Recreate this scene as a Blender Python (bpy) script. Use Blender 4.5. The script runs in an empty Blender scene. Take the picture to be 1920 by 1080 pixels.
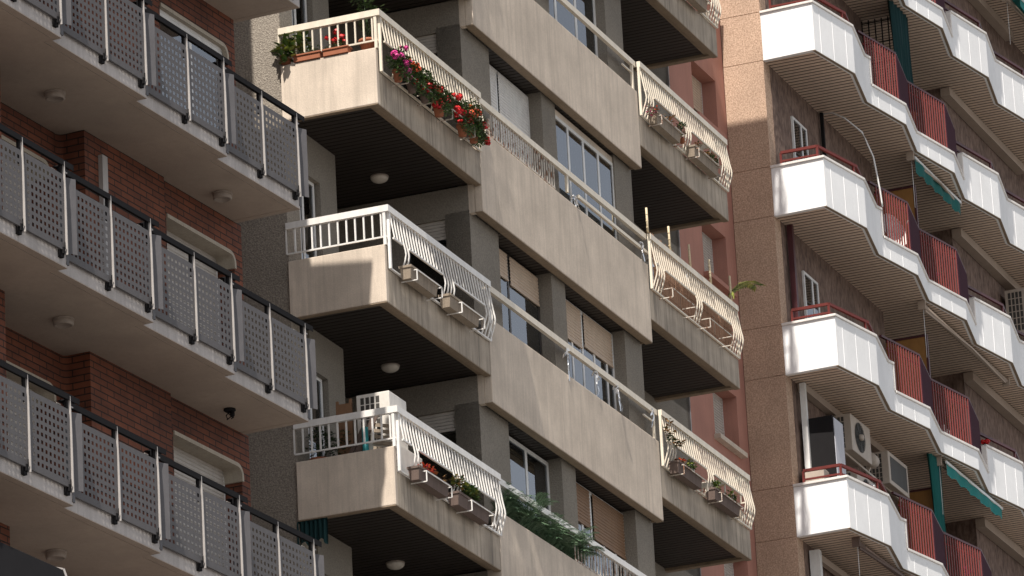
import bpy, math, random
from mathutils import Vector, Matrix, Euler
random.seed(7)
R = math.radians
CZ = 1.6                                   # eye height: frame coordinates have z = 0 at the camera
TH0, TH1 = R(21.03), R(24.75)              # street directions of the two building lines
S1 = 1.03                                  # size of the brick building's grid
scene = bpy.context.scene
COL = scene.collection

# ------------------------------------------------------------------ camera
PITCH, ROLL, F = R(18.860), R(-3.0555), 10110.0
cd = bpy.data.cameras.new('camera'); cam = bpy.data.objects.new('camera', cd); COL.objects.link(cam)
cd.sensor_width = 36.0; cd.lens = 36.0 * F / 1920.0; cd.clip_start = 0.5; cd.clip_end = 3000
fw = Vector((0, math.cos(PITCH), math.sin(PITCH))); r0 = Vector((1, 0, 0)); u0 = r0.cross(fw)
rt = math.cos(ROLL) * r0 + math.sin(ROLL) * u0; up = rt.cross(fw)
cam.matrix_world = Matrix(((rt.x, up.x, -fw.x, 0), (rt.y, up.y, -fw.y, 0), (rt.z, up.z, -fw.z, CZ), (0, 0, 0, 1)))
scene.camera = cam
scene.render.resolution_x = 1024; scene.render.resolution_y = 576

# ------------------------------------------------------------------ light
s0, c0 = math.sin(TH0), math.cos(TH0)
def f0dir(x, y, z): return Vector((x * s0 - y * c0, x * c0 + y * s0, z))
travel = f0dir(1.0, 0.128, -1.61).normalized()
SUN = -travel
sun_el = math.asin(SUN.z); sun_az = math.atan2(SUN.x, SUN.y)
w = bpy.data.worlds.new('World'); scene.world = w; w.use_nodes = True
nt = w.node_tree; nt.nodes.clear()
sky = nt.nodes.new('ShaderNodeTexSky'); sky.sky_type = 'NISHITA'; sky.sun_disc = False
sky.sun_elevation = sun_el; sky.sun_rotation = sun_az; sky.dust_density = 3.0; sky.ozone_density = 0.7
bg = nt.nodes.new('ShaderNodeBackground'); bg.inputs[1].default_value = 0.055
wo = nt.nodes.new('ShaderNodeOutputWorld')
hs = nt.nodes.new('ShaderNodeHueSaturation'); hs.inputs['Saturation'].default_value = .62; nt.links.new(sky.outputs[0], hs.inputs['Color']); nt.links.new(hs.outputs[0], bg.inputs[0]); 
# pale city haze low in the sky, fading upwards
wt = nt.nodes.new('ShaderNodeTexCoord'); ws = nt.nodes.new('ShaderNodeSeparateXYZ'); nt.links.new(wt.outputs['Generated'], ws.inputs[0])
wm = nt.nodes.new('ShaderNodeMapRange'); wm.inputs['From Min'].default_value = 0.0; wm.inputs['From Max'].default_value = .75
wm.inputs['To Min'].default_value = .54; wm.inputs['To Max'].default_value = 0.0; wm.interpolation_type = 'SMOOTHSTEP'; nt.links.new(ws.outputs[2], wm.inputs[0])
bh = nt.nodes.new('ShaderNodeBackground'); bh.inputs[0].default_value = (.93, .96, 1.0, 1); nt.links.new(wm.outputs[0], bh.inputs[1])
wa = nt.nodes.new('ShaderNodeAddShader'); nt.links.new(bg.outputs[0], wa.inputs[0]); nt.links.new(bh.outputs[0], wa.inputs[1])
nt.links.new(wa.outputs[0], wo.inputs[0])
sl = bpy.data.lights.new('sun', 'SUN'); sl.energy = 5.0; sl.angle = R(0.53); sl.color = (1.0, 0.94, 0.86)
so = bpy.data.objects.new('sun', sl); COL.objects.link(so)
so.rotation_euler = travel.to_track_quat('-Z', 'Y').to_euler(); so.location = (0, 0, 120)
scene.view_settings.view_transform = 'Standard'; scene.view_settings.look = 'None'
scene.view_settings.exposure = 0.5; scene.view_settings.gamma = 1.0
scene.cycles.max_bounces = 10; scene.cycles.diffuse_bounces = 5

# ------------------------------------------------------------------ materials
class NB:
    def __init__(s, name):
        s.m = bpy.data.materials.new(name); s.m.use_nodes = True; s.t = s.m.node_tree
        s.b = s.t.nodes['Principled BSDF']; s.tc = None
    def n(s, typ, **k):
        x = s.t.nodes.new('ShaderNode' + typ)
        for a, v in k.items(): setattr(x, a, v)
        return x
    def l(s, a, b): s.t.links.new(a, b)
    def coord(s, scale=(1, 1, 1)):
        if s.tc is None: s.tc = s.n('TexCoord')
        mp = s.n('Mapping'); s.l(s.tc.outputs['Object'], mp.inputs[0]); mp.inputs['Scale'].default_value = scale
        return mp.outputs[0]
    def noise(s, scale, co, detail=4, rough=.55):
        x = s.n('TexNoise'); x.inputs['Scale'].default_value = scale; x.inputs['Detail'].default_value = detail
        x.inputs['Roughness'].default_value = rough; s.l(co, x.inputs['Vector']); return x.outputs['Fac']
    def ramp(s, fac, stops):
        x = s.n('ValToRGB'); e = x.color_ramp.elements
        while len(e) < len(stops): e.new(.5)
        for i, (p, c) in enumerate(stops):
            e[i].position = p; e[i].color = (*c, 1) if len(c) == 3 else c
        s.l(fac, x.inputs[0]); return x.outputs[0]
    def mix(s, fac, a, b, blend='MIX'):
        x = s.n('Mix', data_type='RGBA', blend_type=blend)
        for i, v in ((0, fac), (6, a), (7, b)):
            if hasattr(v, 'links'): s.l(v, x.inputs[i])
            elif i == 0: x.inputs[0].default_value = v
            else: x.inputs[i].default_value = (*v, 1)
        return x.outputs[2]
    def bump(s, h, strength, dist):
        x = s.n('Bump'); x.inputs['Strength'].default_value = strength; x.inputs['Distance'].default_value = dist
        s.l(h, x.inputs['Height']); s.l(x.outputs[0], s.b.inputs['Normal'])
    def color(s, c):
        if hasattr(c, 'links'): s.l(c, s.b.inputs['Base Color'])
        else: s.b.inputs['Base Color'].default_value = (*c, 1)
    def set(s, rough=.6, metal=0., spec=.4):
        s.b.inputs['Roughness'].default_value = rough; s.b.inputs['Metallic'].default_value = metal
        s.b.inputs['Specular IOR Level'].default_value = spec; return s.m

def sc(c, k): return tuple(min(1, x * k) for x in c)
def render_mat(name, c, streak=.25, dark=.6, grain=.12, bumpd=.004, gs=60, rough=.85):
    """painted render or concrete: blotches, rain streaks, fine grain"""
    b = NB(name)
    blot = b.noise(1.3, b.coord(), 6, .6)
    col = b.ramp(blot, [(.3, sc(c, 1 - streak * .55)), (.7, sc(c, 1.07))])
    st = b.noise(3.2, b.coord((3.5, 3.5, .22)), 5, .7)
    fac = b.ramp(st, [(.46, (0, 0, 0)), (.72, (1, 1, 1))])
    mm = b.n('Math', operation='MULTIPLY'); b.l(fac, mm.inputs[0]); mm.inputs[1].default_value = streak * 1.5
    col = b.mix(mm.outputs[0], col, sc(c, dark))
    s2 = b.noise(2.4, b.coord((14, 14, .14)), 3, .6); col = b.mix(1.0, col, b.ramp(s2, [(.28, (1 - .2 * streak,) * 3), (.45, (1 - .04 * streak,) * 3), (.62, (1,) * 3), (.72, (1 + .14 * streak,) * 3)]), 'MULTIPLY')
    g = b.noise(gs, b.coord(), 2, .5)
    gr = b.ramp(g, [(.3, (1 - grain,) * 3), (.7, (1, 1, 1))])
    col = b.mix(1.0, col, gr, 'MULTIPLY'); b.color(col)
    b.bump(g, .5, bumpd); return b.set(rough)
def pebble_mat(name, ca, cb, scale=38, bumpd=.02, stretch=(1, 1, 1)):
    b = NB(name)
    v = b.n('TexVoronoi'); v.inputs['Scale'].default_value = scale; b.l(b.coord(stretch), v.inputs['Vector'])
    n = b.noise(scale * .8, b.coord(stretch), 3, .6)
    big = b.noise(.9, b.coord(), 4, .6)
    col = b.mix(b.ramp(n, [(.35, (0, 0, 0)), (.65, (1, 1, 1))]), ca, cb)
    col = b.mix(1.0, col, b.ramp(big, [(.3, (.82,) * 3), (.7, (1.05,) * 3)]), 'MULTIPLY')
    b.color(col); b.bump(v.outputs['Distance'], .8, bumpd); return b.set(.9)
def paint_mat(name, c, rough=.45, metal=0., chip=None, amount=.62, spec=.4):
    b = NB(name)
    n = b.noise(9, b.coord((1, 1, .5)), 6, .7)
    col = b.ramp(n, [(.3, sc(c, .85)), (.7, sc(c, 1.06))])
    if chip:
        k = b.noise(14, b.coord((1, 1, .6)), 6, .75)
        col = b.mix(b.ramp(k, [(amount, (0, 0, 0)), (amount + .05, (1, 1, 1))]), col, chip)
    b.color(col); b.bump(n, .2, .002); return b.set(rough, metal, spec)

M = {}
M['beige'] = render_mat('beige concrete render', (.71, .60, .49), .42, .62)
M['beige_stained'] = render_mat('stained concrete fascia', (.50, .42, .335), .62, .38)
M['trim'] = render_mat('brown slab edge', (.30, .225, .155), .3, .5)
M['grey_render'] = pebble_mat('grey scratched render', (.19, .165, .135), (.27, .24, .20), 55, .006)
M['rough'] = pebble_mat('roughcast party wall', (.20, .17, .14), (.36, .315, .26), 48, .008)
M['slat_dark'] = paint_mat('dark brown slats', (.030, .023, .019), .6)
M['slat_gap'] = paint_mat('shadow gap', (.004, .003, .003), .9)  # near-black sheet above the boards, painted to stand for shade in the gaps
M['slat_beige'] = paint_mat('beige slats', (.74, .585, .465), .6)
M['slat_beige_gap'] = paint_mat('beige slat gap', (.012, .007, .005), .9)  # gap shade painted as a near-black backing above the beige boards
M['cream_metal'] = paint_mat('cream painted steel', (.74, .66, .54), .45, 0, (.30, .14, .07), .70)
M['rusty_metal'] = paint_mat('rusty cream steel', (.58, .52, .45), .6, 0, (.22, .10, .05), .52)
M['white_metal'] = paint_mat('white painted steel', (.80, .77, .73), .4, 0, (.38, .30, .24), .74)
M['frame'] = paint_mat('white aluminium', (.74, .73, .71), .35)
M['dark_frame'] = paint_mat('dark bronze aluminium', (.05, .04, .035), .4)
M['shutter_white'] = paint_mat('white shutter', (.66, .64, .62), .5)
M['shutter_beige'] = paint_mat('beige shutter', (.52, .40, .30), .55)
M['shutter_grey'] = paint_mat('grey shutter', (.46, .42, .38), .5)
M['shutter_wood'] = paint_mat('brown shutter', (.24, .14, .08), .6)
M['curtain'] = paint_mat('pale curtain', (.86, .88, .90), .9)
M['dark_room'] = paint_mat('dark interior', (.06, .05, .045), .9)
M['panel'] = paint_mat('grey perforated sheet', (.115, .107, .108), .5, 0, None, .62, .15)
M['panel_solid'] = paint_mat('grey sheet', (.12, .115, .12), .5, 0, None, .62, .15)
M['panel_dark'] = paint_mat('charcoal steel', (.016, .015, .016), .75, 0, None, .62, .08)
M['post'] = paint_mat('light galvanised post', (.42, .39, .37), .45, .1)
M['fascia'] = render_mat('pale slab edge', (.55, .505, .48), .4, .6, .1)
M['soffit'] = render_mat('cream soffit', (.43, .345, .28), .22, .75, .05)
M['hood'] = render_mat('cast window surround', (.46, .40, .32), .3, .6)
M['pink'] = render_mat('pink render', (.43, .205, .155), .25, .72, .12)
M['white'] = render_mat('white render', (.86, .86, .86), .09, .80, .05, .002)
M['white_cap'] = render_mat('white coping', (.80, .76, .72), .25, .75, .05, .002)
M['pillar'] = pebble_mat('sandy granite render', (.36, .24, .165), (.62, .44, .325), 48, .004)
M['tile'] = pebble_mat('brown mottled wall', (.11, .07, .055), (.24, .165, .13), 16, .012, (1, 1, .45))
M['red'] = paint_mat('oxide red steel', (.19, .034, .029), .45, 0, (.20, .05, .04), .68)
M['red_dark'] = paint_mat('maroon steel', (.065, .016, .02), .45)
M['red_rail'] = paint_mat('dull red steel rail', (.13, .026, .022), .55, 0, (.16, .07, .05), .66, .2)
M['maroon_deep'] = paint_mat('deep maroon steel', (.045, .010, .02), .7, 0, None, .62, .1)  # red bars of the diagonal runs, with their shade put into the colour
M['amber'] = paint_mat('amber glass divider', (.30, .15, .05), .25)
M['teal'] = paint_mat('teal canvas', (.012, .20, .185), .85)
M['teal_mid'] = paint_mat('green canvas', (.008, .11, .10), .9)
M['teal_dark'] = paint_mat('dark teal canvas', (.004, .032, .034), .9)
M['ac'] = paint_mat('beige enamel', (.46, .39, .325), .5)  # darker enamel copy, balcony shade put into its colour
M['ac_light'] = paint_mat('ivory enamel', (.70, .66, .60), .45)  # lighter copy of that enamel for the sunlit beige balcony
M['ac_dark'] = paint_mat('dark grille', (.05, .045, .04), .6)
M['terracotta'] = paint_mat('terracotta', (.34, .12, .06), .8)
M['trough'] = render_mat('weathered trough', (.36, .29, .22), .5, .5)
M['trough_dark'] = render_mat('brown trough', (.17, .12, .10), .4, .5)
M['lamp'] = paint_mat('opal glass', (.62, .57, .50), .25)
M['lamp_cap'] = paint_mat('cream plastic', (.34, .28, .235), .5)
M['wood'] = paint_mat('raw board', (.22, .12, .065), .8)
M['bamboo'] = paint_mat('bamboo cane', (.66, .54, .36), .7)
M['reed'] = paint_mat('reed mat', (.33, .19, .12), .95)
M['foil'] = paint_mat('foil ribbon', (.75, .75, .76), .25, .9)
M['blue'] = paint_mat('turquoise tube', (.02, .26, .28), .5)
M['cabinet_grey'] = paint_mat('light grey sheet', (.48, .48, .52), .5)
M['asphalt'] = render_mat('asphalt', (.06, .06, .06), .2, .7, .3)
M['paving'] = render_mat('paving', (.21, .20, .19), .2, .7, .2)
M['soil'] = render_mat('soil', (.08, .05, .03), .2, .7)
def leaf(name, c, c2):
    b = NB(name); n = b.noise(6, b.coord(), 3, .6); b.color(b.ramp(n, [(.35, c), (.65, c2)]))
    b.b.inputs['Transmission Weight'].default_value = 0; return b.set(.5)
M['leaf'] = leaf('green leaves', (.03, .075, .015), (.09, .15, .035))
M['leaf_yellow'] = leaf('variegated leaves', (.06, .11, .02), (.36, .34, .07))
M['leaf_dark'] = leaf('dark leaves', (.018, .04, .012), (.05, .085, .03))
M['leaf_grey'] = leaf('palm leaves', (.05, .105, .05), (.17, .25, .15))
M['leaf_dry'] = leaf('dry leaves', (.22, .10, .04), (.30, .18, .07))
M['fl_red'] = leaf('red petals', (.42, .008, .01), (.62, .02, .02))
M['fl_magenta'] = leaf('magenta petals', (.48, .02, .16), (.66, .06, .30))
M['fl_orange'] = leaf('orange petals', (.62, .05, .02), (.75, .14, .04))
def brick_mat():
    b = NB('red brick'); co = b.coord()
    sep = b.n('SeparateXYZ'); b.l(co, sep.inputs[0]); cmb = b.n('CombineXYZ')
    ad = b.n('Math', operation='ADD'); b.l(sep.outputs[0], ad.inputs[0]); b.l(sep.outputs[1], ad.inputs[1])
    b.l(ad.outputs[0], cmb.inputs[0]); b.l(sep.outputs[2], cmb.inputs[1])
    t = b.n('TexBrick'); b.l(cmb.outputs[0], t.inputs['Vector'])
    t.inputs['Scale'].default_value = 1.0; t.inputs['Brick Width'].default_value = .335; t.inputs['Row Height'].default_value = .088
    t.inputs['Mortar Size'].default_value = .009; t.inputs['Mortar Smooth'].default_value = .2; t.inputs['Bias'].default_value = -.2
    t.inputs['Color1'].default_value = (.20, .062, .030, 1); t.inputs['Color2'].default_value = (.14, .044, .024, 1)
    t.inputs['Mortar'].default_value = (.03, .018, .013, 1)
    n = b.noise(3, co, 5, .6); n2 = b.noise(.7, co, 4, .6); col = b.mix(1., t.outputs[0], b.ramp(n, [(.3, (.7,) * 3), (.7, (1.12,) * 3)]), 'MULTIPLY'); col = b.mix(1., col, b.ramp(n2, [(.35, (.72, .74, .78)), (.6, (1,) * 3)]), 'MULTIPLY')
    b.color(col); iv = b.n('Math', operation='SUBTRACT'); iv.inputs[0].default_value = 1; b.l(t.outputs['Fac'], iv.inputs[1])
    b.bump(iv.outputs[0], .7, .008); return b.set(.85)
M['brick'] = brick_mat()
def glass_mat(name, tint, alpha):
    b = NB(name); t = b.t; t.nodes.remove(b.b)
    gl = b.n('BsdfGlossy'); gl.inputs['Roughness'].default_value = .02; gl.inputs['Color'].default_value = (.92, .95, 1, 1)
    tr = b.n('BsdfTransparent'); tr.inputs[0].default_value = (*tint, 1)
    fr = b.n('Fresnel'); fr.inputs[0].default_value = 3.0
    wv = b.noise(.9, b.coord(), 2, .5); bp = b.n('Bump'); bp.inputs['Strength'].default_value = .12; bp.inputs['Distance'].default_value = .02
    b.l(wv, bp.inputs['Height']); b.l(bp.outputs[0], gl.inputs['Normal'])
    mx = b.n('MixShader'); b.l(fr.outputs[0], mx.inputs[0]); b.l(tr.outputs[0], mx.inputs[1]); b.l(gl.outputs[0], mx.inputs[2])
    b.l(mx.outputs[0], t.nodes['Material Output'].inputs[0]); return b.m
M['glass'] = glass_mat('window glass', (.93, .95, .96), 1)

# ------------------------------------------------------------------ mesh builder (frame coordinates)
class MB:
    def __init__(s): s.v = []; s.f = []; s.mi = []; s.cur = 0; s.smooth = set()
    def add(s, vs, fs, smooth=False):
        o = len(s.v); s.v += [tuple(v) for v in vs]
        for f in fs:
            if smooth: s.smooth.add(len(s.f))
            s.f.append(tuple(o + i for i in f)); s.mi.append(s.cur)
        return s
    def box(s, x0, x1, y0, y1, z0, z1):
        v = [(x, y, z) for z in (z0, z1) for y in (y0, y1) for x in (x0, x1)]
        return s.add(v, [(0, 2, 3, 1), (4, 5, 7, 6), (0, 1, 5, 4), (2, 6, 7, 3), (0, 4, 6, 2), (1, 3, 7, 5)])
    def prism(s, pts, z0, z1):
        """pts: plan polygon, any orientation"""
        a = sum(pts[i][0] * pts[(i + 1) % len(pts)][1] - pts[(i + 1) % len(pts)][0] * pts[i][1] for i in range(len(pts)))
        if a < 0: pts = pts[::-1]
        n = len(pts); v = [(x, y, z0) for x, y in pts] + [(x, y, z1) for x, y in pts]
        return s.add(v, [tuple(range(n))[::-1], tuple(range(n, 2 * n))] + [(i, (i + 1) % n, n + (i + 1) % n, n + i) for i in range(n)])
    def wallstrip(s, path, t, z0, z1):
        """thin vertical wall along plan path (outer face on the path), thickness t to the inner (+y) side"""
        inner = offset(path, t)
        for i in range(len(path) - 1):
            s.prism([path[i], path[i + 1], inner[i + 1], inner[i]], z0, z1)
        return s
    def bar(s, a, b, wx, wz=None, up=(0, 0, 1)):
        """rectangular bar from a to b"""
        wz = wx if wz is None else wz
        a, b = Vector(a), Vector(b); d = (b - a)
        if d.length < 1e-6: return s
        d.normalize(); u = Vector(up)
        if abs(d.dot(u)) > .98: u = Vector((0, 1, 0))
        r = d.cross(u).normalized(); u = r.cross(d)
        v = [p + r * (i * wx / 2) + u * (j * wz / 2) for p in (a, b) for i, j in ((-1, -1), (1, -1), (1, 1), (-1, 1))]
        return s.add(v, [(3, 2, 1, 0), (4, 5, 6, 7), (0, 1, 5, 4), (1, 2, 6, 5), (2, 3, 7, 6), (3, 0, 4, 7)])
    def tube(s, pts, r, n=6, r2=None):
        pts = [Vector(p) for p in pts]; N = len(pts); vs = []
        for i, p in enumerate(pts):
            d = (pts[min(i + 1, N - 1)] - pts[max(i - 1, 0)]).normalized()
            u = Vector((0, 0, 1)) if abs(d.z) < .9 else Vector((0, 1, 0))
            a = d.cross(u).normalized(); b = a.cross(d)
            rr = r if r2 is None else r + (r2 - r) * i / max(1, N - 1)
            vs += [p + (a * math.cos(t) + b * math.sin(t)) * rr for t in [2 * math.pi * k / n for k in range(n)]]
        fs = [(i * n + k, i * n + (k + 1) % n, (i + 1) * n + (k + 1) % n, (i + 1) * n + k) for i in range(N - 1) for k in range(n)]
        fs += [tuple(range(n))[::-1], tuple((N - 1) * n + k for k in range(n))]
        return s.add(vs, fs, True)
    def lathe(s, c, prof, n=24):
        """prof: list of (r, z) relative to c, axis z"""
        vs = [(c[0] + r * math.cos(2 * math.pi * k / n), c[1] + r * math.sin(2 * math.pi * k / n), c[2] + z) for r, z in prof for k in range(n)]
        fs = [(i * n + k, i * n + (k + 1) % n, (i + 1) * n + (k + 1) % n, (i + 1) * n + k) for i in range(len(prof) - 1) for k in range(n)]
        fs += [tuple(range(n))[::-1], tuple((len(prof) - 1) * n + k for k in range(n))]
        return s.add(vs, fs, True)
    def quad(s, a, b, c, d): return s.add([a, b, c, d], [(0, 1, 2, 3)])

def offset(path, t):
    """offset plan path towards +y side"""
    out = []
    for i, p in enumerate(path):
        ns = []
        for a, b in ((i - 1, i), (i, i + 1)):
            if a < 0 or b >= len(path): continue
            dx, dy = path[b][0] - path[a][0], path[b][1] - path[a][1]; L = math.hypot(dx, dy)
            ns.append((-dy / L, dx / L))
        nx, ny = sum(n[0] for n in ns) / len(ns), sum(n[1] for n in ns) / len(ns)
        k = nx * nx + ny * ny
        out.append((p[0] + nx / k * t, p[1] + ny / k * t))
    return out

FR = {0: (TH0, 1.0), 1: (TH1, S1)}
ORG = {}
def place(o, fr, p):
    th, S = FR[fr]; s, c = math.sin(th), math.cos(th); x, y, z = (q * S for q in p)
    o.location = (x * s - y * c, x * c + y * s, z + CZ); o.rotation_euler = (0, 0, math.pi / 2 - th)
def tag(o, label, cat, group=None, kind=None):
    if label: o['label'] = label
    if cat: o['category'] = cat
    if group: o['group'] = group
    if kind: o['kind'] = kind
    return o
def mesh(name, mb, mats, fr, org):
    S = FR[fr][1]; me = bpy.data.meshes.new(name)
    me.from_pydata([((x - org[0]) * S, (y - org[1]) * S, (z - org[2]) * S) for x, y, z in mb.v], [], mb.f)
    for m in (mats if isinstance(mats, (list, tuple)) else [mats]): me.materials.append(M[m])
    me.polygons.foreach_set('material_index', mb.mi)
    me.polygons.foreach_set('use_smooth', [i in mb.smooth for i in range(len(mb.f))])
    me.update(); return me
def thing(name, label, cat, fr, org, group=None):
    o = bpy.data.objects.new(name, None); COL.objects.link(o); o.empty_display_size = .3
    place(o, fr, org); tag(o, label, cat, group); ORG[o.name] = (fr, org); return o
def part(name, mb, mats, parent, bevel=0, label=None):
    fr, org = ORG[parent.name]
    o = bpy.data.objects.new(name, mesh(name, mb, mats, fr, org)); COL.objects.link(o); o.parent = parent
    ORG[o.name] = (fr, org)
    if label: o['label'] = label
    if bevel:
        m = o.modifiers.new('bevel', 'BEVEL'); m.width = bevel; m.segments = 2; m.limit_method = 'ANGLE'
    return o
def single(name, mb, mats, label, cat, fr, org, group=None, bevel=0, kind=None):
    o = bpy.data.objects.new(name, mesh(name, mb, mats, fr, org)); COL.objects.link(o)
    place(o, fr, org); tag(o, label, cat, group, kind); ORG[o.name] = (fr, org)
    if bevel:
        m = o.modifiers.new('bevel', 'BEVEL'); m.width = bevel; m.segments = 2; m.limit_method = 'ANGLE'
    return o

def slats(mb, x0, x1, y0, y1, z, pitch, gap, t=.006, clip=None):
    """boards running along y, gaps between them"""
    n = int(round((x1 - x0) / pitch)); p = (x1 - x0) / n
    for i in range(n):
        a, b = x0 + i * p + gap / 2, x0 + (i + 1) * p - gap / 2
        if clip:
            ya, yb = clip(a), clip(b)
            mb.prism([(a, ya), (b, yb), (b, y1), (a, y1)], z, z + t)
        else: mb.box(a, b, y0, y1, z, z + t)
def shutter(mb, x0, x1, y, z0, z1, pitch=.05):
    """roller shutter curtain: a ribbed sheet facing -y"""
    n = max(1, int((z1 - z0) / pitch)); p = (z1 - z0) / n
    for i in range(n):
        za, zb = z0 + i * p, z0 + (i + 1) * p
        v = [(x, yy, z) for x in (x0, x1) for yy, z in ((y + .012, za), (y, za + p * .25), (y, zb - p * .25), (y + .012, zb))]
        mb.add(v, [(0, 4, 5, 1), (1, 5, 6, 2), (2, 6, 7, 3)])
def frame(mb, x0, x1, y0, y1, z0, z1, w, mullions=(), transoms=()):
    mb.box(x0, x0 + w, y0, y1, z0, z1); mb.box(x1 - w, x1, y0, y1, z0, z1)
    mb.box(x0 + w, x1 - w, y0, y1, z1 - w, z1); mb.box(x0 + w, x1 - w, y0, y1, z0, z0 + w)
    for m in mullions: mb.box(m - w * .6, m + w * .6, y0 + .003, y1 - .003, z0 + w, z1 - w)
    for t in transoms: mb.box(x0 + w, x1 - w, y0 + .006, y1 - .006, t - w * .4, t + w * .4)
def window(parent, x0, x1, y, z0, z1, mull=(), fm='frame', sh=None, shz=None, leaves=None, curtain=True, w=.05):
    """window facing -y: frame, glass, roller shutters, curtain"""
    mb = MB(); frame(mb, x0, x1, y, y + .04, z0, z1, w, mull); fo = part('window', mb, fm, parent)
    g = MB(); g.box(x0 + w, x1 - w, y + .012, y + .018, z0 + w, z1 - w); part('glass_pane', g, 'glass', fo)
    if curtain:
        c = MB(); n = int((x1 - x0) / .05); ca, cb = (x0 + w, x1 - w)
        xs = [ca + (cb - ca) * i / n for i in range(n + 1)]; v = []
        for i, x in enumerate(xs): v += [(x, y + .08 + .018 * math.sin(i * 2.1), z0 + w), (x, y + .08 + .018 * math.sin(i * 2.1), z1 - w)]
        fs = [(2 * i, 2 * i + 2, 2 * i + 3, 2 * i + 1) for i in range(n) if curtain is True or curtain(i / n)]
        c.add(v, fs); part('curtain', c, 'curtain', fo)
    if sh:
        if leaves is None: leaves = [(x0 + w, x1 - w)]
        for k, (a, b) in enumerate(leaves):
            m = MB(); zb = shz[k] if isinstance(shz, (list, tuple)) else shz
            shutter(m, a, b, y - .012, max(zb, z0), z1 - .01); m.box(a, b, y - .02, y + .004, max(zb, z0) - .03, max(zb, z0))
            part('roller_shutter', m, sh, fo)
    return fo

# ------------------------------------------------------------------ ground
def ground():
    m = MB(); m.box(-1500, 1500, -1500, 1500, -1.7, -1.6)
    single('ground', m, 'paving', None, None, 0, (0, 0, -1.6), kind='structure')
    m = MB(); m.box(-400, 500, -6, 12, -1.6, -1.592)
    single('road', m, 'asphalt', None, None, 0, (0, 0, -1.6), kind='structure')
ground()

# ================================================================== BRICK BUILDING (frame 1)
H1 = 2.884; Z1 = 23.654
PX = [46.97, 49.33, 51.65, 53.93, 56.25, 58.50]
FY = [29.22, 29.36, 29.49, 29.62, 29.77, 29.92]      # FY[i]: front of the section that ends at PX[i]
B1 = thing('brick_apartment_building', 'red brick apartment block with stepped balconies and grey perforated metal railings at the left', 'building', 1, (52, 33, -1.6 / S1))
def slab_outline(off=0., xend=None):
    p = []
    for i in range(1, 6):
        p += [(PX[i - 1] + (0 if i == 1 else off * 0), FY[i] + off), (PX[i] - (off if i == 5 else 0), FY[i] + off)]
    return p
def slab(k):
    z = Z1 + k * H1; o = slab_outline(); xe = PX[5]
    if k == 1: o[-1] = (58.72, o[-1][1]); xe = 58.72
    back = 31.6
    m = MB()
    m.prism(o + [(xe, back), (PX[0], back)], z + .006, z + (.29 if k < 2 else .11))
    fo = part('balcony_slab', m, 'fascia', B1, .006)
    inner = [(x, y + .11) for x, y in o]; inner[-1] = (xe - .11, inner[-1][1])
    # plaster soffit with a drip groove round its edge
    m = MB(); m.prism(inner + [(xe - .11, back), (PX[0], back)], z, z + .008)
    rim = [(x, y + .002) for x, y in o]; rim[-1] = (xe - .002, rim[-1][1]); inn2 = [(x, y + .098) for x, y in o]; inn2[-1] = (xe - .098, inn2[-1][1])
    for i in range(len(rim) - 1): m.prism([rim[i], rim[i + 1], inn2[i + 1], inn2[i]], z - .001, z + .007)
    m.prism([rim[-1], (xe - .002, 30.95), (xe - .098, 30.95), inn2[-1]], z - .001, z + .007)
    part('soffit', m, 'soffit', fo)
for k in (2, 1, 0, -1, -2, -3): slab(k)
# roof parapet / set back top storey, off the top of the picture
m = MB(); m.box(PX[0], 58.45, 30.85, 36, Z1 + 2 * H1 + .24, Z1 + 2 * H1 + 2.3); part('roof_storey', m, 'hood', B1); m = MB(); m.box(PX[0], 58.2, 31.55, 36, Z1 + 2 * H1 + 2.3, Z1 + 3 * H1 + 2.4)
part('roof_storey', m, 'hood', B1)

WALL = [(46.97, 30.52), (51.72, 30.52), (51.72, 31.16), (54.44, 31.16), (54.44, 30.80), (56.46, 30.80), (56.46, 30.86), (58.62, 30.86)]
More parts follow.
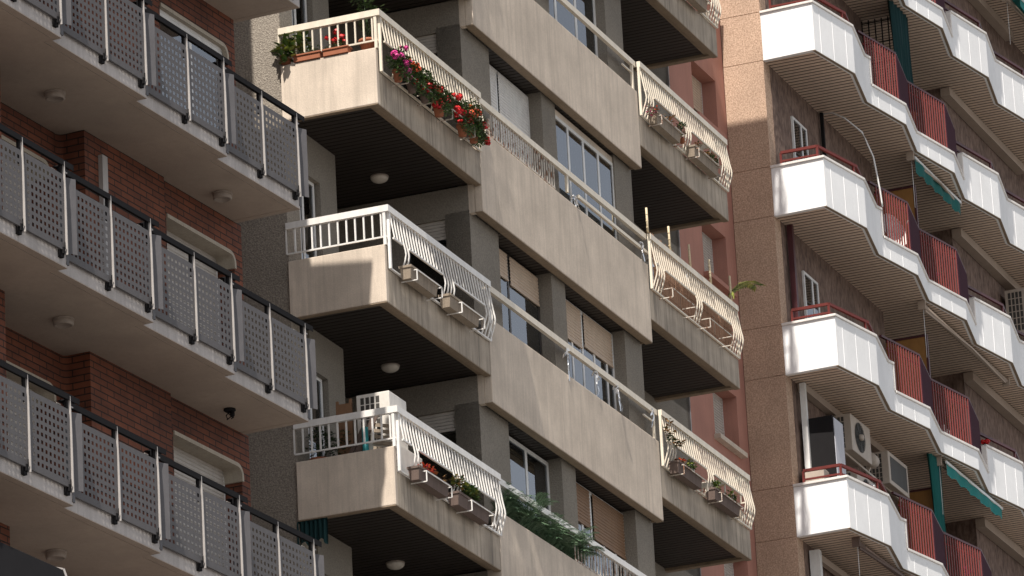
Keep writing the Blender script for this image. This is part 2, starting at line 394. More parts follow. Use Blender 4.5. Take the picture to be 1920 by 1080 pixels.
# openings: (wall y, x0, x1)
OPEN = [(31.16, 52.35, 54.17), (30.86, 56.60, 58.40)]
def brick_floor(k):
    z0 = Z1 + k * H1 - H1 + .23; z1 = Z1 + k * H1 + .006; zt = Z1 + k * H1 - .46
    m = MB(); T = .3
    m.box(46.97, 51.94, 30.51, 32, z0, z1)
    m.prism([(51.94, 31.46), (51.94, 31.16), (52.35, 31.16), (52.35, 31.46)], z0, z1)
    m.box(52.35, 54.17, 31.16, 31.46, zt, z1)
    # rounded inside corner where two walls meet
    arc = [(54.36 + .08 * math.sin(t), 31.08 + .08 * math.cos(t)) for t in [math.pi / 2 * i / 5 for i in range(6)]]
    m.prism([(54.17, 31.46), (54.17, 31.16), (54.36, 31.16)] + arc[1:] + [(54.44, 30.80), (54.7, 30.80), (54.7, 31.46)], z0, z1)
    m.box(54.7, 56.46, 30.80, 31.46, z0, z1)
    m.box(56.46, 56.60, 30.86, 31.46, z0, z1); m.box(58.40, 58.62, 30.86, 33, z0, z1); m.box(56.60, 58.40, 30.86, 31.46, zt, z1)
    part('brick_wall', m, 'brick', B1)
    for (wy, a, b) in OPEN:
        # cast surround with a rounded corner, its underside reaching back to the shutter
        h = MB(); r = .14; path = [(a - .0, zt)] + [(b - r + r * math.sin(t), zt - r + r * math.cos(t)) for t in [math.pi / 2 * i / 6 for i in range(7)]] + [(b, zt - .2)]
        path = [(x, z) for x, z in path]; v = []; th = .055
        for i, (x, z) in enumerate(path):
            if i == 0: nx, nz = 0, 1
            elif i == len(path) - 1: nx, nz = 1, 0
            else:
                t = math.pi / 2 * (i - 1) / 6; nx, nz = math.sin(t), math.cos(t)
            v += [(x + nx * .02, wy - .02, z + nz * .02), (x + nx * .02, wy + .3, z + nz * .02), (x - nx * .035, wy + .3, z - nz * .035), (x - nx * .035, wy - .025, z - nz * .035)]
        n = len(path); fs = []
        for i in range(n - 1):
            for j in range(4): fs.append((4 * i + j, 4 * i + (j + 1) % 4, 4 * i + 4 + (j + 1) % 4, 4 * i + 4 + j))
        fs += [(3, 2, 1, 0), tuple(4 * (n - 1) + j for j in range(4))]
        if k == 1 and wy < 31: v = [(x, min(yy, wy + .04), zz) for x, yy, zz in v]
        h.add(v, fs)
        full = k != 1 or wy > 31; y = wy + (.24 if full else .05); zb = z0
        fo = window(B1, a + .01, b - .02, y, zb, zt - .01, mull=((a + b) / 2,), sh='shutter_grey' if full else 'shutter_white', shz=(zb + .05 if full else zt - .13), curtain=False)
        part('window_surround', h, 'hood', fo)
for k in (2, 1, 0, -1, -2): brick_floor(k)
m = MB(); m.box(46.97, 58.62, 32.0, 44, -1.55, Z1 + 2 * H1 + .2); part('rear_block', m, 'brick', B1)
m = MB(); m.box(46.97, 58.5, 30.9, 31.99, -1.55, Z1 - 3 * H1); part('lower_storeys', m, 'brick', B1)
m = MB(); m.box(54.78, 54.91, 30.74, 30.80, Z1 - 1.9, Z1 - .23); part('drain_pipe', m, 'post', B1)

def panel_mesh(wd, hg, pitch=.093, hole=.046):
    m = MB(); nx, nz = int((wd - .03) / pitch), int((hg - .03) / pitch); ox, oz = (wd - nx * pitch) / 2, (hg - nz * pitch) / 2
    xs = [0, ox]; zs = [0, oz]
    for i in range(nx): xs += [ox + i * pitch + (pitch - hole) / 2, ox + i * pitch + (pitch + hole) / 2]
    for i in range(nz): zs += [oz + i * pitch + (pitch - hole) / 2, oz + i * pitch + (pitch + hole) / 2]
    xs = sorted(set(xs)) + [wd]; zs = sorted(set(zs)) + [hg]
    hx = {i for i, x in enumerate(xs[:-1]) if abs((xs[i + 1] - x) - hole) < 1e-4 and x > ox}
    hz = {i for i, z in enumerate(zs[:-1]) if abs((zs[i + 1] - z) - hole) < 1e-4 and z > oz}
    W = len(xs); t = .0006
    v = [(x, y, z) for y in (0, t) for z in zs for x in xs]; o = W * len(zs); fs = []
    for j in range(len(zs) - 1):
        for i in range(W - 1):
            a, b, c, d = j * W + i, j * W + i + 1, (j + 1) * W + i + 1, (j + 1) * W + i
            if i in hx and j in hz:
                for p, q in ((a, b), (b, c), (c, d), (d, a)): fs.append((p, q, q + o, p + o))
            else: fs += [(a, b, c, d), (a + o, d + o, c + o, b + o)]
    # folded rim
    m.add(v, fs); m.box(0, wd, 0, .03, -.014, .0); return m
PM = {}
def perforated(parent, x, y, z, wd):
    key = round(wd, 2)
    if key not in PM: PM[key] = mesh('perforated_panel', panel_mesh(wd, .93), 'panel', 1, (0, 0, 0))
    o = bpy.data.objects.new('perforated_panel', PM[key]); COL.objects.link(o); o.parent = parent
    fr, org = ORG[parent.name]; o.location = ((x - org[0]) * S1, (y - org[1]) * S1, (z - org[2]) * S1)
def rail_section(i, k):
    z = Z1 + k * H1 + .06; xe = PX[i]; y = FY[i] - .05; xp = xe - .13; xm = xp - .96; xa = PX[i - 1] - .10
    m = MB()                                                     # handrail: angle with a thin bright lip
    m.box(xa + .08, xe + .09, y - .015, y + .075, z + 1.225, z + 1.237); m.box(xa + .08, xe + .09, y - .015, y - .009, z + 1.165, z + 1.2248)
    m.box(xa + .12, xe + .05, y + .02, y + .045, z + 1.18, z + 1.2248)
    ro = part('railing', m, 'panel_dark', B1)
    for j, x in enumerate((xm, xp)):
        p = MB()                                                 # tapering flat post standing out from the sheets
        p.add([(x, y - .015, z + 1.22), (x + .012, y - .015, z + 1.22), (x + .012, y + .02, z + 1.22), (x, y + .02, z + 1.22),
               (x, y - .036, z + .06), (x + .012, y - .036, z + .06), (x + .012, y + .02, z + .06), (x, y + .02, z + .06),
               (x, y - .028, z + .85), (x + .012, y - .028, z + .85), (x + .012, y + .02, z + .85), (x, y + .02, z + .85)],
              [(0, 1, 2, 3), (7, 6, 5, 4), (0, 8, 9, 1), (1, 9, 10, 2), (2, 10, 11, 3), (3, 11, 8, 0), (8, 4, 5, 9), (9, 5, 6, 10), (10, 6, 7, 11), (11, 7, 4, 8)])
        part('post', p, 'post', ro)
        b = MB(); b.box(x - .085, x - .015, y + .005, y + .05, z + .02, z + .20); b.box(x - .075, x - .03, y - .02, y + .004, z + .06, z + .14)
        b.bar((x - .05, y - .03, z + .2), (x - .02, y - .015, z + .12), .012); part('bracket', b, 'panel_dark', ro)
        b = MB(); b.box(x - .045, x - .004, y + .012, y + .04, z + .9, z + 1.18); part('rail_stub', b, 'panel_dark', ro)
    st = MB(); st.box(xp + .02, xp + .13, y + .02, y + .035, z + 1.11, z + 1.125); part('stop_bar', st, 'post', ro)
    st = MB(); st.box(xp - .12, xp - .03, y + .09, y + .10, z + 1.12, z + 1.13); part('stop_bar', st, 'post', ro)
    perforated(ro, xa + .06, y - .01, z + .12, xm - xa - .08); perforated(ro, xm + .05, y - .01, z + .12, xp - xm - .07)
    s = MB()                                                      # folded solid sheet closing the section
    s.prism([(xp + .03, y - .01), (xp + .10, y + .03), (xp + .10, y + .036), (xp + .03, y - .004)], z + .12, z + 1.06)
    s.prism([(xp + .10, y + .03), (xp + .235, y - .03), (xp + .235, y - .024), (xp + .10, y + .036)], z + .12, z + 1.06)
    s.box(xp + .10, xp + .16, y + .04, y + .09, z - .02, z + .2)
    part('solid_panel', s, 'panel_solid', ro)
for k in (1, 0, -1, -2):
    for i in range(1, 6): rail_section(i, k)

def disc_lamp(x, y, z, label):
    t = thing('ceiling_light', label, 'ceiling light', 1, (x, y, z), 'round ceiling lights under the brick building balconies')
    m = MB(); m.lathe((x, y, z), [(.13, 0), (.135, -.012), (.125, -.02)]); part('base', m, 'lamp_cap', t)
    m = MB(); m.lathe((x, y, z), [(.12, -.018), (.125, -.03), (.122, -.075), (.113, -.086), (.10, -.09), (.095, -.084), (0.001, -.084)]); part('diffuser', m, 'lamp_cap', t)
disc_lamp(53.15, 30.46, Z1, 'round cream ceiling light under the topmost full brick balcony, at far left')
disc_lamp(57.40, 30.47, Z1, 'round cream ceiling light near the pale slab corner above the long window surround')
disc_lamp(53.20, 30.45, Z1 - H1, 'round cream ceiling light above the brick corner in the second balcony row, at far left')
disc_lamp(53.15, 30.60, Z1 - 2 * H1, 'round cream ceiling light half hidden behind the dark metal box at bottom left')
t = thing('broken_lamp_socket', 'bare dark lamp socket with loose wires hanging under the brick building balcony', 'lamp socket', 1, (57.45, 30.5, Z1 - H1))
m = MB(); m.lathe((57.45, 30.5, Z1 - H1), [(.075, 0), (.08, -.02), (.06, -.035), (.001, -.036)]); part('base_plate', m, 'panel_dark', t)
m = MB()
for q in range(4):
    a = q * 1.7; m.tube([(57.45, 30.5, Z1 - H1 - .03), (57.45 + .05 * math.cos(a), 30.5 + .05 * math.sin(a), Z1 - H1 - .08), (57.45 + .02 * math.cos(a + 1), 30.5 + .06 * math.sin(a + 1), Z1 - H1 - .13)], .008, 5)
m.lathe((57.46, 30.47, Z1 - H1 - .03), [(.03, 0), (.032, -.06), (.02, -.075)], 10); part('socket', m, ['panel_dark'], t)
# dark box at bottom left (folded awning case)
t = thing('awning_case', 'dark metal awning case with pale edge at the bottom left corner', 'awning case', 1, (50.9, 29.5, 16.6))
m = MB(); m.add([(49.4, 29.3, 16.4), (51.45, 29.3, 16.4), (51.45, 29.85, 16.4), (49.4, 29.85, 16.4), (49.4, 29.42, 17.02), (51.25, 29.42, 17.02), (51.25, 29.85, 17.16), (49.4, 29.85, 17.16)],
      [(3, 2, 1, 0), (4, 5, 6, 7), (0, 1, 5, 4), (1, 2, 6, 5), (2, 3, 7, 6), (3, 0, 4, 7)])
part('case', m, 'panel_dark', t, .01)
m = MB(); m.bar((51.26, 29.85, 17.17), (51.26, 29.42, 17.03), .02); m.bar((51.26, 29.42, 17.03), (51.46, 29.3, 16.4), .025); part('edge_trim', m, 'post', t)

# ================================================================== BEIGE BUILDING (frame 0)
ZS = 27.10; HH = 2.95; ZC = ZS - .41
XA, XB, XC, XD = 65.62, 69.46, 76.55, 80.75; YF = 27.10
B2 = thing('beige_apartment_building', 'beige concrete apartment block with long solid parapets and bulging bar railings in the middle', 'building', 0, (73, 31, -1.6))
YB = 29.5
m = MB()
m.box(XA + .04, XA + .5, 28.58, 42, -1.5, 41); part('party_wall', m, 'rough', B2)
m = MB(); m.box(66.2, 82, 30.6, 42, -1.5, 40.55); part('rear_block', m, 'grey_render', B2)
m = MB(); m.box(XA + .54, XD, 27.2, 30.59, -1.5, ZS - 4 * HH); part('lower_storeys', m, 'grey_render', B2)
m = MB(); m.box(XA, XD, 27.1, 42, 40.6, 41.2); part('roof_slab', m, 'trim', B2)
def belly(y0=YF):
    return [(y0 - .05, 1.33), (y0 - .105, .98), (y0 - .13, .86), (y0 - .135, .80), (y0 - .12, .73), (y0 - .06, .56), (y0 - .035, .49)]
def belly_railing(x0, x1, z, openings, mat, ends=(True, True)):
    m = MB(); n = int((x1 - x0 - .1) / .108); prof = belly()
    m.cur = 0
    for i in range(n + 1):
        x = x0 + .05 + (x1 - x0 - .1) * i / n
        op = any(a < x < b for a, b in openings)
        if op:
            pts = [(x, prof[0][0], z + prof[0][1]), (x, prof[1][0], z + prof[1][1]), (x, prof[1][0] - .006, z + .935)]
        else: pts = [(x, y, z + zz) for y, zz in prof]
        for a, b in zip(pts[:-1], pts[1:]): m.bar(a, b, .022, .017)
    for a, b in openings:
        m.bar((a - .02, prof[1][0] - .01, z + .93), (b + .02, prof[1][0] - .01, z + .93), .026, .026)
    m.bar((x0 + .02, YF - .035, z + .505), (x1 - .02, YF - .035, z + .505), .03, .025)
    ro = part('railing', m, mat, B2)
    h = MB(); h.box(x0 - (.0 if ends[0] else 0), x1, YF - .075, YF - .015, z + 1.33, z + 1.425); part('handrail', h, mat, ro)
    p = MB(); p.box(x0 + .0, x0 + .035, YF - .06, YF - .02, z + .5, z + 1.33); part('post', p, mat, ro)
    p = MB(); p.box(x1 - .045, x1 - .01, YF - .055, YF - .02, z + .5, z + 1.33); part('post', p, mat, ro)
    for a, b in openings:
        if b - a < .6: continue
        r = MB(); c = a - .14; d = b - .42                        # trough cradle of flat bars
        for x in (c, d):
            r.bar((x, YF - .03, z + .42), (x, YF - .27, z + .42), .014); r.bar((x, YF - .27, z + .42), (x, YF - .27, z + .57), .014)
        r.bar((c, YF - .27, z + .57), (d, YF - .27, z + .57), .014); r.bar((c, YF - .03, z + .57), (c, YF - .27, z + .57), .014); r.bar((d, YF - .03, z + .57), (d, YF - .27, z + .57), .014)
        part('trough_cradle', r, 'rusty_metal' if mat != 'white_metal' else mat, ro)
    return ro
OPL = [(65.70, 65.97), (66.26, 67.44), (67.90, 69.03)]
def left_balcony(k, mat):
    z = ZS - k * HH; m = MB()
    m.box(XA, XA + .10, YF, 28.576, z, z + .845)
    o = part('balcony', m, 'beige', B2, .012)
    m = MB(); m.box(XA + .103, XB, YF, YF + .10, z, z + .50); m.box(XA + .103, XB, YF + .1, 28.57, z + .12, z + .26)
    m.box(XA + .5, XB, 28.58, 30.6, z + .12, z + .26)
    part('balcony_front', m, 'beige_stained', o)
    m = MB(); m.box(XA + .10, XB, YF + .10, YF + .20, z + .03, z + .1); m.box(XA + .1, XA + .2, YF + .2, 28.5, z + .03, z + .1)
    m.box(XA + .004, XA + .098, YF + .004, 28.57, z - .012, z); m.box(XA + .1, XB, YF + .004, YF + .098, z - .012, z)
    part('slab_edge', m, 'trim', o)
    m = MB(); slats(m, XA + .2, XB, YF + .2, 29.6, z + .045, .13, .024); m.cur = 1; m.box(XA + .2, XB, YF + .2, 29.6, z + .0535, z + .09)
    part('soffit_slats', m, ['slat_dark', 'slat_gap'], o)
    # side railing with straight balusters
    r = MB(); ys = [YF + .05 + i * .132 for i in range(12)]
    for y in ys: r.bar((XA + .04, y, z + .97), (XA + .04, y, z + 1.33), .022, .022)
    r.bar((XA + .04, YF - .03, z + .965), (XA + .04, 28.60, z + .965), .022, .022); r.box(XA + .02, XA + .06, YF - .02, YF + .02, z + .845, z + 1.32)
    ro = part('railing', r, mat, B2)
    h = MB(); h.box(XA + .012, XA + .072, YF - .075, 28.60, z + 1.33, z + 1.425); part('handrail', h, mat, ro)
    belly_railing(XA + .075, XB - .02, z, OPL, mat)
OPR = [(76.63, 76.72), (77.05, 78.42), (78.80, 80.15)]
def right_balcony(k, mat):
    z = ZS - k * HH; m = MB()
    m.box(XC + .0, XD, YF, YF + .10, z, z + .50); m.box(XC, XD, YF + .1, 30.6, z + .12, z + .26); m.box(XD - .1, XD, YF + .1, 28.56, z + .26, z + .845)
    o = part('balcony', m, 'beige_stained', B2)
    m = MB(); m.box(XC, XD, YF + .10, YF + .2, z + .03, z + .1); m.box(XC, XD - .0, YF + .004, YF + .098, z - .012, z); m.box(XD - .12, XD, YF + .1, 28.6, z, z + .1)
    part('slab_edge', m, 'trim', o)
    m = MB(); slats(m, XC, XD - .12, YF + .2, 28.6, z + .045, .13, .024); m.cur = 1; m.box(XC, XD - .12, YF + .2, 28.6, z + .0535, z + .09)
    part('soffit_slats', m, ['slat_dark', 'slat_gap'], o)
    ro = belly_railing(XC + .02, XD - .02, z, OPR, mat)
    r = MB()
    for q in range(11): r.bar((XD - .05, YF + .1 + q * .132, z + .97), (XD - .05, YF + .1 + q * .132, z + 1.35), .022, .022)
    r.bar((XD - .05, YF, z + .97), (XD - .05, 28.58, z + .97), .022, .022); r.box(XD - .08, XD - .02, YF - .012, 28.58, z + 1.33, z + 1.42); part('side_railing', r, mat, ro)
    return o
def centre(k):
    z = ZC - k * HH; m = MB()
    m.box(XB, XC, YF - .006, YF + .12, z, z + 1.31); o = part('balcony', m, 'beige', B2, .012)
    m = MB(); m.box(XB, XB + .1, YF + .12, 27.32, z, z + .56); m.box(XB + .13, XC, YF + .12, 27.5, z + .16, z + .3); m.box(XB + .13, XC, 27.5, 30.5, z + .16, z + .3)
    part('slab_return', m, 'beige', o)
    m = MB(); m.box(XB + .01, XC, YF + .12, YF + .17, z + .02, z + .1); m.box(XB, XC, YF + .0, YF + .118, z - .012, z); m.box(XC - .03, XC + .0, YF + .12, 27.3, z + .004, z + .1); part('slab_edge', m, 'trim', o)
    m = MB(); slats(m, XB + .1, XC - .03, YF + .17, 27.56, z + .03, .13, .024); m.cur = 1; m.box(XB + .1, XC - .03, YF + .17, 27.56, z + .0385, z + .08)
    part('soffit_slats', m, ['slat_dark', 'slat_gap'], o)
def centre_rail(k, mat, style):
    z = ZS - k * HH; m = MB()
    m.box(XB - .02, XC + .02, YF + .0, YF + .06, z + 1.33, z + 1.425)
    ro = part('railing', m, mat, B2)
    p = MB()
    if style == 'bars':
        n = 26; x0, x1 = 70.05, 72.6
        for i in range(n + 1):
            x = x0 + (x1 - x0) * i / n; p.bar((x, YF + .03, z + .94), (x, YF + .03, z + 1.33), .022, .014)
        p.bar((x0, YF + .03, z + .945), (x1, YF + .03, z + .945), .03, .03); p.bar((x0 - .1, YF + .03, z + 1.2), (x0 - .1, YF + .03, z + .9), .03)
        p.bar((x0 - .4, YF + .03, z + 1.0), (x0, YF + .03, z + 1.0), .02)
        part('baluster_grille', p, 'rusty_metal', ro)
        p = MB(); p.box(73.12, 73.18, YF + .01, YF + .05, z + 1.05, z + 1.33)
        p.bar((73.6, YF + .03, z + 1.13), (XC + .1, YF + .03, z + 1.13), .045, .05); part('lower_rail', p, mat, ro)
    elif style == 'right_bars':
        for i in range(30):
            x = 72.6 + i * .13; p.bar((x, YF + .03, z + .92), (x, YF + .03, z + 1.33), .022, .014)
        p.bar((72.6, YF + .03, z + .93), (XC, YF + .03, z + .93), .03, .03); part('baluster_grille', p, 'rusty_metal', ro)
    else:
        p.box(76.42, 76.47, YF + .01, YF + .05, z + .9, z + 1.33); p.bar((76.0, YF + .03, z + 1.2), (76.45, YF + .03, z + 1.2), .025); part('post', p, mat, ro)
for k in range(-4, 4):
    mt = 'cream_metal' if k == 0 else 'white_metal'
    if k > -3: left_balcony(k, mt)
    else:
        left_balcony(k, mt)
    centre(k - 0)
for k in (-1, 0, 1, 2): centre_rail(k, {0: 'cream_metal', 1: 'cream_metal', -1: 'cream_metal', 2: 'white_metal'}[k], {0: 'bars', 1: 'plain', 2: 'right_bars', -1: 'plain'}[k])
for k in range(-4, 3): right_balcony(k, 'cream_metal')
# walls and piers of the middle bays, windows
def bay(k, w1, w2):
    """k: floor whose soffit is centre slab k-1"""
    zt = ZC - (k - 1) * HH + .05; z0 = ZS - k * HH + .26
    for a, b, y in ((XB, 70.58, 27.31), (72.66, 73.24, 27.29), (75.82, XC - .04, 27.30)):
        m = MB(); m.box(a, b, y, 27.7, z0, zt); part('wall_pier', m, 'grey_render', B2)
    m = MB(); m.box(70.6, 75.8, 28.6, 28.7, z0, zt); part('room_wall', m, 'dark_room', B2)
    zt -= .06
    w1(zt, z0); w2(zt, z0)
def loggia(k):
    zt = ZS - (k - 1) * HH + .03; z0 = ZS - k * HH + .26
    for q in ((XB, XB + .12, 27.315, 27.70, z0, zt), (XB, XB + .12, 28.32, 29.42, z0, zt), (XB, XB + .12, 27.70, 28.32, zt - .46, zt), (67.34, XB, 29.42, 29.6, z0, zt),
              (67.2, 67.34, 28.52, 29.6, z0, zt), (66.75, 67.2, 28.52, 28.7, z0, zt), (XA + .52, 66.75, 28.52, 28.7, zt - .62, zt)):
        m = MB(); m.box(*q); part('loggia_wall', m, 'grey_render', B2)
    # side window looking to the left, and the balcony door
    m = MB(); m.box(XB + .06, XB + .09, 27.70, 28.32, z0, zt - .46)
    fo = part('window', m, 'glass', B2); s = MB(); n = 6
    for i in range(n): s.box(XB + .05, XB + .062, 27.72, 28.30, zt - .46 - .05 * (i + 1) + .006, zt - .46 - .05 * i)
    part('roller_shutter', s, 'shutter_grey', fo)
    window(B2, XA + .52, 66.72, 28.6, z0, zt - .62, mull=(66.3,), curtain=True)
def loggia_r(k):
    zt = ZS - (k - 1) * HH + .03; z0 = ZS - k * HH + .26
    m = MB(); m.box(XC - .04, XC + .1, 27.32, 28.9, z0, zt); m.box(XC + .1, 79.6, 28.75, 28.9, z0, zt); m.box(79.6, 82.28, 28.57, 28.9, z0, zt + .9)
    part('loggia_wall', m, 'grey_render', B2)
    p = MB(); p.box(82.28, 82.32, 28.53, 28.9, z0, zt + .9); part('corner_bead', p, 'post', B2)
def W1(mull, **kw): return lambda zt, z0: window(B2, 70.58, 72.66, 27.5, z0, zt, mull=mull, **kw)
def W2(mull, **kw): return lambda zt, z0: window(B2, 73.26, 75.82, 27.5, z0, zt, mull=mull, **kw)
ztop = lambda k: ZC - (k - 1) * HH - .01
half = lambda f: f < .42 or f > .93
bay(-1, W1((71.3,), curtain=True), lambda zt, z0: window(B2, 73.26, 75.82, 27.46, z0, zt, mull=(74.0, 74.9), curtain=lambda f: f < .55, w=.07))
def flush(zt, z0):
    fo = window(B2, 73.26, 75.84, 27.325, z0, zt - .1, mull=(73.86, 74.52, 75.17), curtain=False, w=.055)
    m = MB(); m.box(73.26, 75.84, 27.33, 27.42, zt - .1, zt); part('window_header', m, 'beige', fo)
    c = MB(); c.box(73.3, 75.8, 27.6, 27.62, z0, zt - .55); part('curtain', c, 'curtain', fo)
bay(0, W1((71.33,), sh='shutter_white', shz=0, leaves=[(70.62, 71.28), (71.38, 72.61)], curtain=False), flush)
bay(1, W1((71.4,), fm='dark_frame', sh='shutter_beige', shz=(ztop(1) - .42, ztop(1) - .45), leaves=[(70.62, 71.36), (71.46, 72.62)], curtain=lambda f: f < .3 or .42 < f < .78),
    W2((74.45, 74.0, 74.95, 75.5), sh='shutter_beige', shz=(ztop(1) - .62, ztop(1) - .55), leaves=[(73.3, 74.40), (74.51, 75.74)], curtain=lambda f: .05 < f < .25 or .42 < f < .66))
bay(2, W1((71.75,), curtain=False, w=.06), W2((74.38, 74.0, 74.9, 75.4), sh='shutter_wood', shz=(ztop(2) - .60, ztop(2) - .72), leaves=[(73.28, 74.32), (74.45, 75.80)], curtain=False))
bay(3, W1((71.75,), curtain=True), W2((74.4,), sh='shutter_beige', shz=ztop(3) - 1.2, curtain=False))
for k in range(-3, 4): loggia(k)
for k in range(-3, 3): loggia_r(k)
for k in (-3, -2):
    bay(k, W1((71.3,), sh='shutter_white', shz=0, curtain=False), W2((74.5,), sh='shutter_beige', shz=0, curtain=False))
def globe(x, y, z, label):
    t = thing('ceiling_light', label, 'ceiling light', 0, (x, y, z + .045), 'opal ceiling lights under the beige balconies')
    z += .045; m = MB(); m.lathe((x, y, z), [(.135, 0), (.14, -.012), (.13, -.02)]); part('base', m, 'lamp_cap', t)
    m = MB(); m.lathe((x, y, z), [(.13, -.018)] + [(.135 * math.cos(a), -.018 - .085 * math.sin(a)) for a in [math.pi / 2 * i / 8 for i in range(1, 8)]] + [(.002, -.104)]); part('globe', m, 'lamp', t)
globe(68.5, 28.32, ZS, 'opal ceiling light under the balcony with red geraniums')
globe(68.42, 28.25, ZS - HH, 'opal ceiling light under the middle beige balcony with empty troughs')
globe(68.42, 28.31, ZS - 2 * HH, 'opal ceiling light under the lowest beige balcony, at the bottom edge')

# ================================================================== PINK BUILDING
PK = thing('pink_apartment_building', 'narrow pink rendered building between the beige block and the sandy pillar', 'building', 0, (83.9, 31, -1.6))
zf = [27.35 + HH * i for i in range(-3, 5)]
m = MB(); m.box(82.32, 83.72, 28.6, 36, -1.5, 45); m.box(84.98, 85.6, 28.6, 36, -1.5, 45)
for z in zf: m.box(83.72, 84.98, 28.6, 29.2, z + 1.03, z + HH)
m.box(83.72, 84.98, 29.2, 36, -1.5, 45); part('wall', m, 'pink', PK)
for i, z in enumerate(zf):
    fo = window(PK, 83.72, 84.98, 28.86, z, z + 1.03, mull=(84.35,), sh='shutter_beige' if i == 5 else 'shutter_grey', shz=(z + .42 if i == 5 else z + .02), curtain=True)
    s = MB(); s.box(83.66, 85.04, 28.48, 28.86, z - .09, z - .003); part('window_sill', s, 'pink' if i > 3 else 'beige', fo, .006)

# ================================================================== WHITE BUILDING (frame 0)
Z3 = 34.69
B3 = thing('white_apartment_building', 'apartment block with white zigzag balconies, red railings and a sandy end pillar at the right', 'building', 0, (95, 31, -1.6))
KX = [85.42]; KY = [26.84]
for i in range(7):
    KX += [85.42 + 2.965 * i + 1.487, 85.42 + 2.965 * (i + 1)]; KY += [26.584, 26.845]
KP = list(zip(KX, KY))          # K, K2, K3, ... zigzag front
def kp(i, t=0.):
    a, b = KP[i], KP[i + 1]; return (a[0] + (b[0] - a[0]) * t, a[1] + (b[1] - a[1]) * t)
def front_y(x):
    for a, b in zip(KP[:-1], KP[1:]):
        if a[0] <= x <= b[0]: return a[1] + (b[1] - a[1]) * (x - a[0]) / (b[0] - a[0])
    return 26.84
m = MB(); m.box(85.47, 85.8, 27.835, 28.58, -1.5, 42.5); m.box(85.8, 86.2, 27.95, 28.6, -1.5, 42.5)
# joints cut as fine grooves
P = MB()
zs = []
for k in range(-3, 11): zs += [Z3 - 2.95 * k, Z3 - 2.95 * k + .93]
zs = sorted(z for z in zs if z > -1.5); prev = -1.5
for z in zs + [43]:
    P.box(85.465, 85.8, 27.835, 28.59, prev + .012, z); prev = z
P.box(85.478, 85.8, 27.84, 28.585, -1.5, 43)
part('end_pillar', P, 'pillar', B3)
m = MB()
for (a, b, c, d) in ((85.8, 91.6, 27.83, 28.3), (95.9, 106.3, 27.62, 28.3), (91.6, 95.9, 29.6, 30), (91.5, 91.62, 28.3, 29.6), (95.9, 96.2, 28.3, 29.6)):
    m = MB(); m.box(a, b, c, d, -1.5, 42.5); part('wall', m, 'tile', B3)
m = MB(); m.box(85.6, 106.3, 30.01, 42, -1.5, 42.59); part('rear_block', m, 'pink', B3)
m = MB(); m.box(85.6, 106.3, 26.6, 31, 42.6, 43.0); part('roof_slab', m, 'white', B3)
TALL1 = [(85.47, 27.835)] + KP[:3] + [kp(2, .14)]
LOW = [kp(2, .143)] + KP[3:7]
TALL2 = KP[6:10] + [kp(9, .9)]
T2 = [KP[6], KP[7], KP[8], KP[9], KP[10], kp(10, .14)]
LOW2 = [kp(10, .143)] + KP[11:15]
def rail_path(path, inset): return offset(path, inset)
def bars3(m, path, z0, z1, pitch=.105, w=.034, dia=0):
    p = offset(path, .10)
    for a, b in zip(p[:-1], p[1:]):
        L = math.hypot(b[0] - a[0], b[1] - a[1]); n = max(1, int(L / pitch)); dx, dy = (b[0] - a[0]) / L, (b[1] - a[1]) / L
        for i in range(n + 1):
            t = (i + .5) / (n + 1); x, y = a[0] + (b[0] - a[0]) * t, a[1] + (b[1] - a[1]) * t
            m.box(x - .016, x + .016, y - (.014 if dia else .010), y + (.014 if dia else .010), z0, z1)
        for z in (z0 + .07, z1 - .16): m.bar((a[0], a[1] + .02, z), (b[0], b[1] + .02, z), .012, .03)
def poly_bar(m, path, z, w, h, z_end=None):
    for a, b in zip(path[:-1], path[1:]): m.bar((*a, z), (*b, z), w, h)
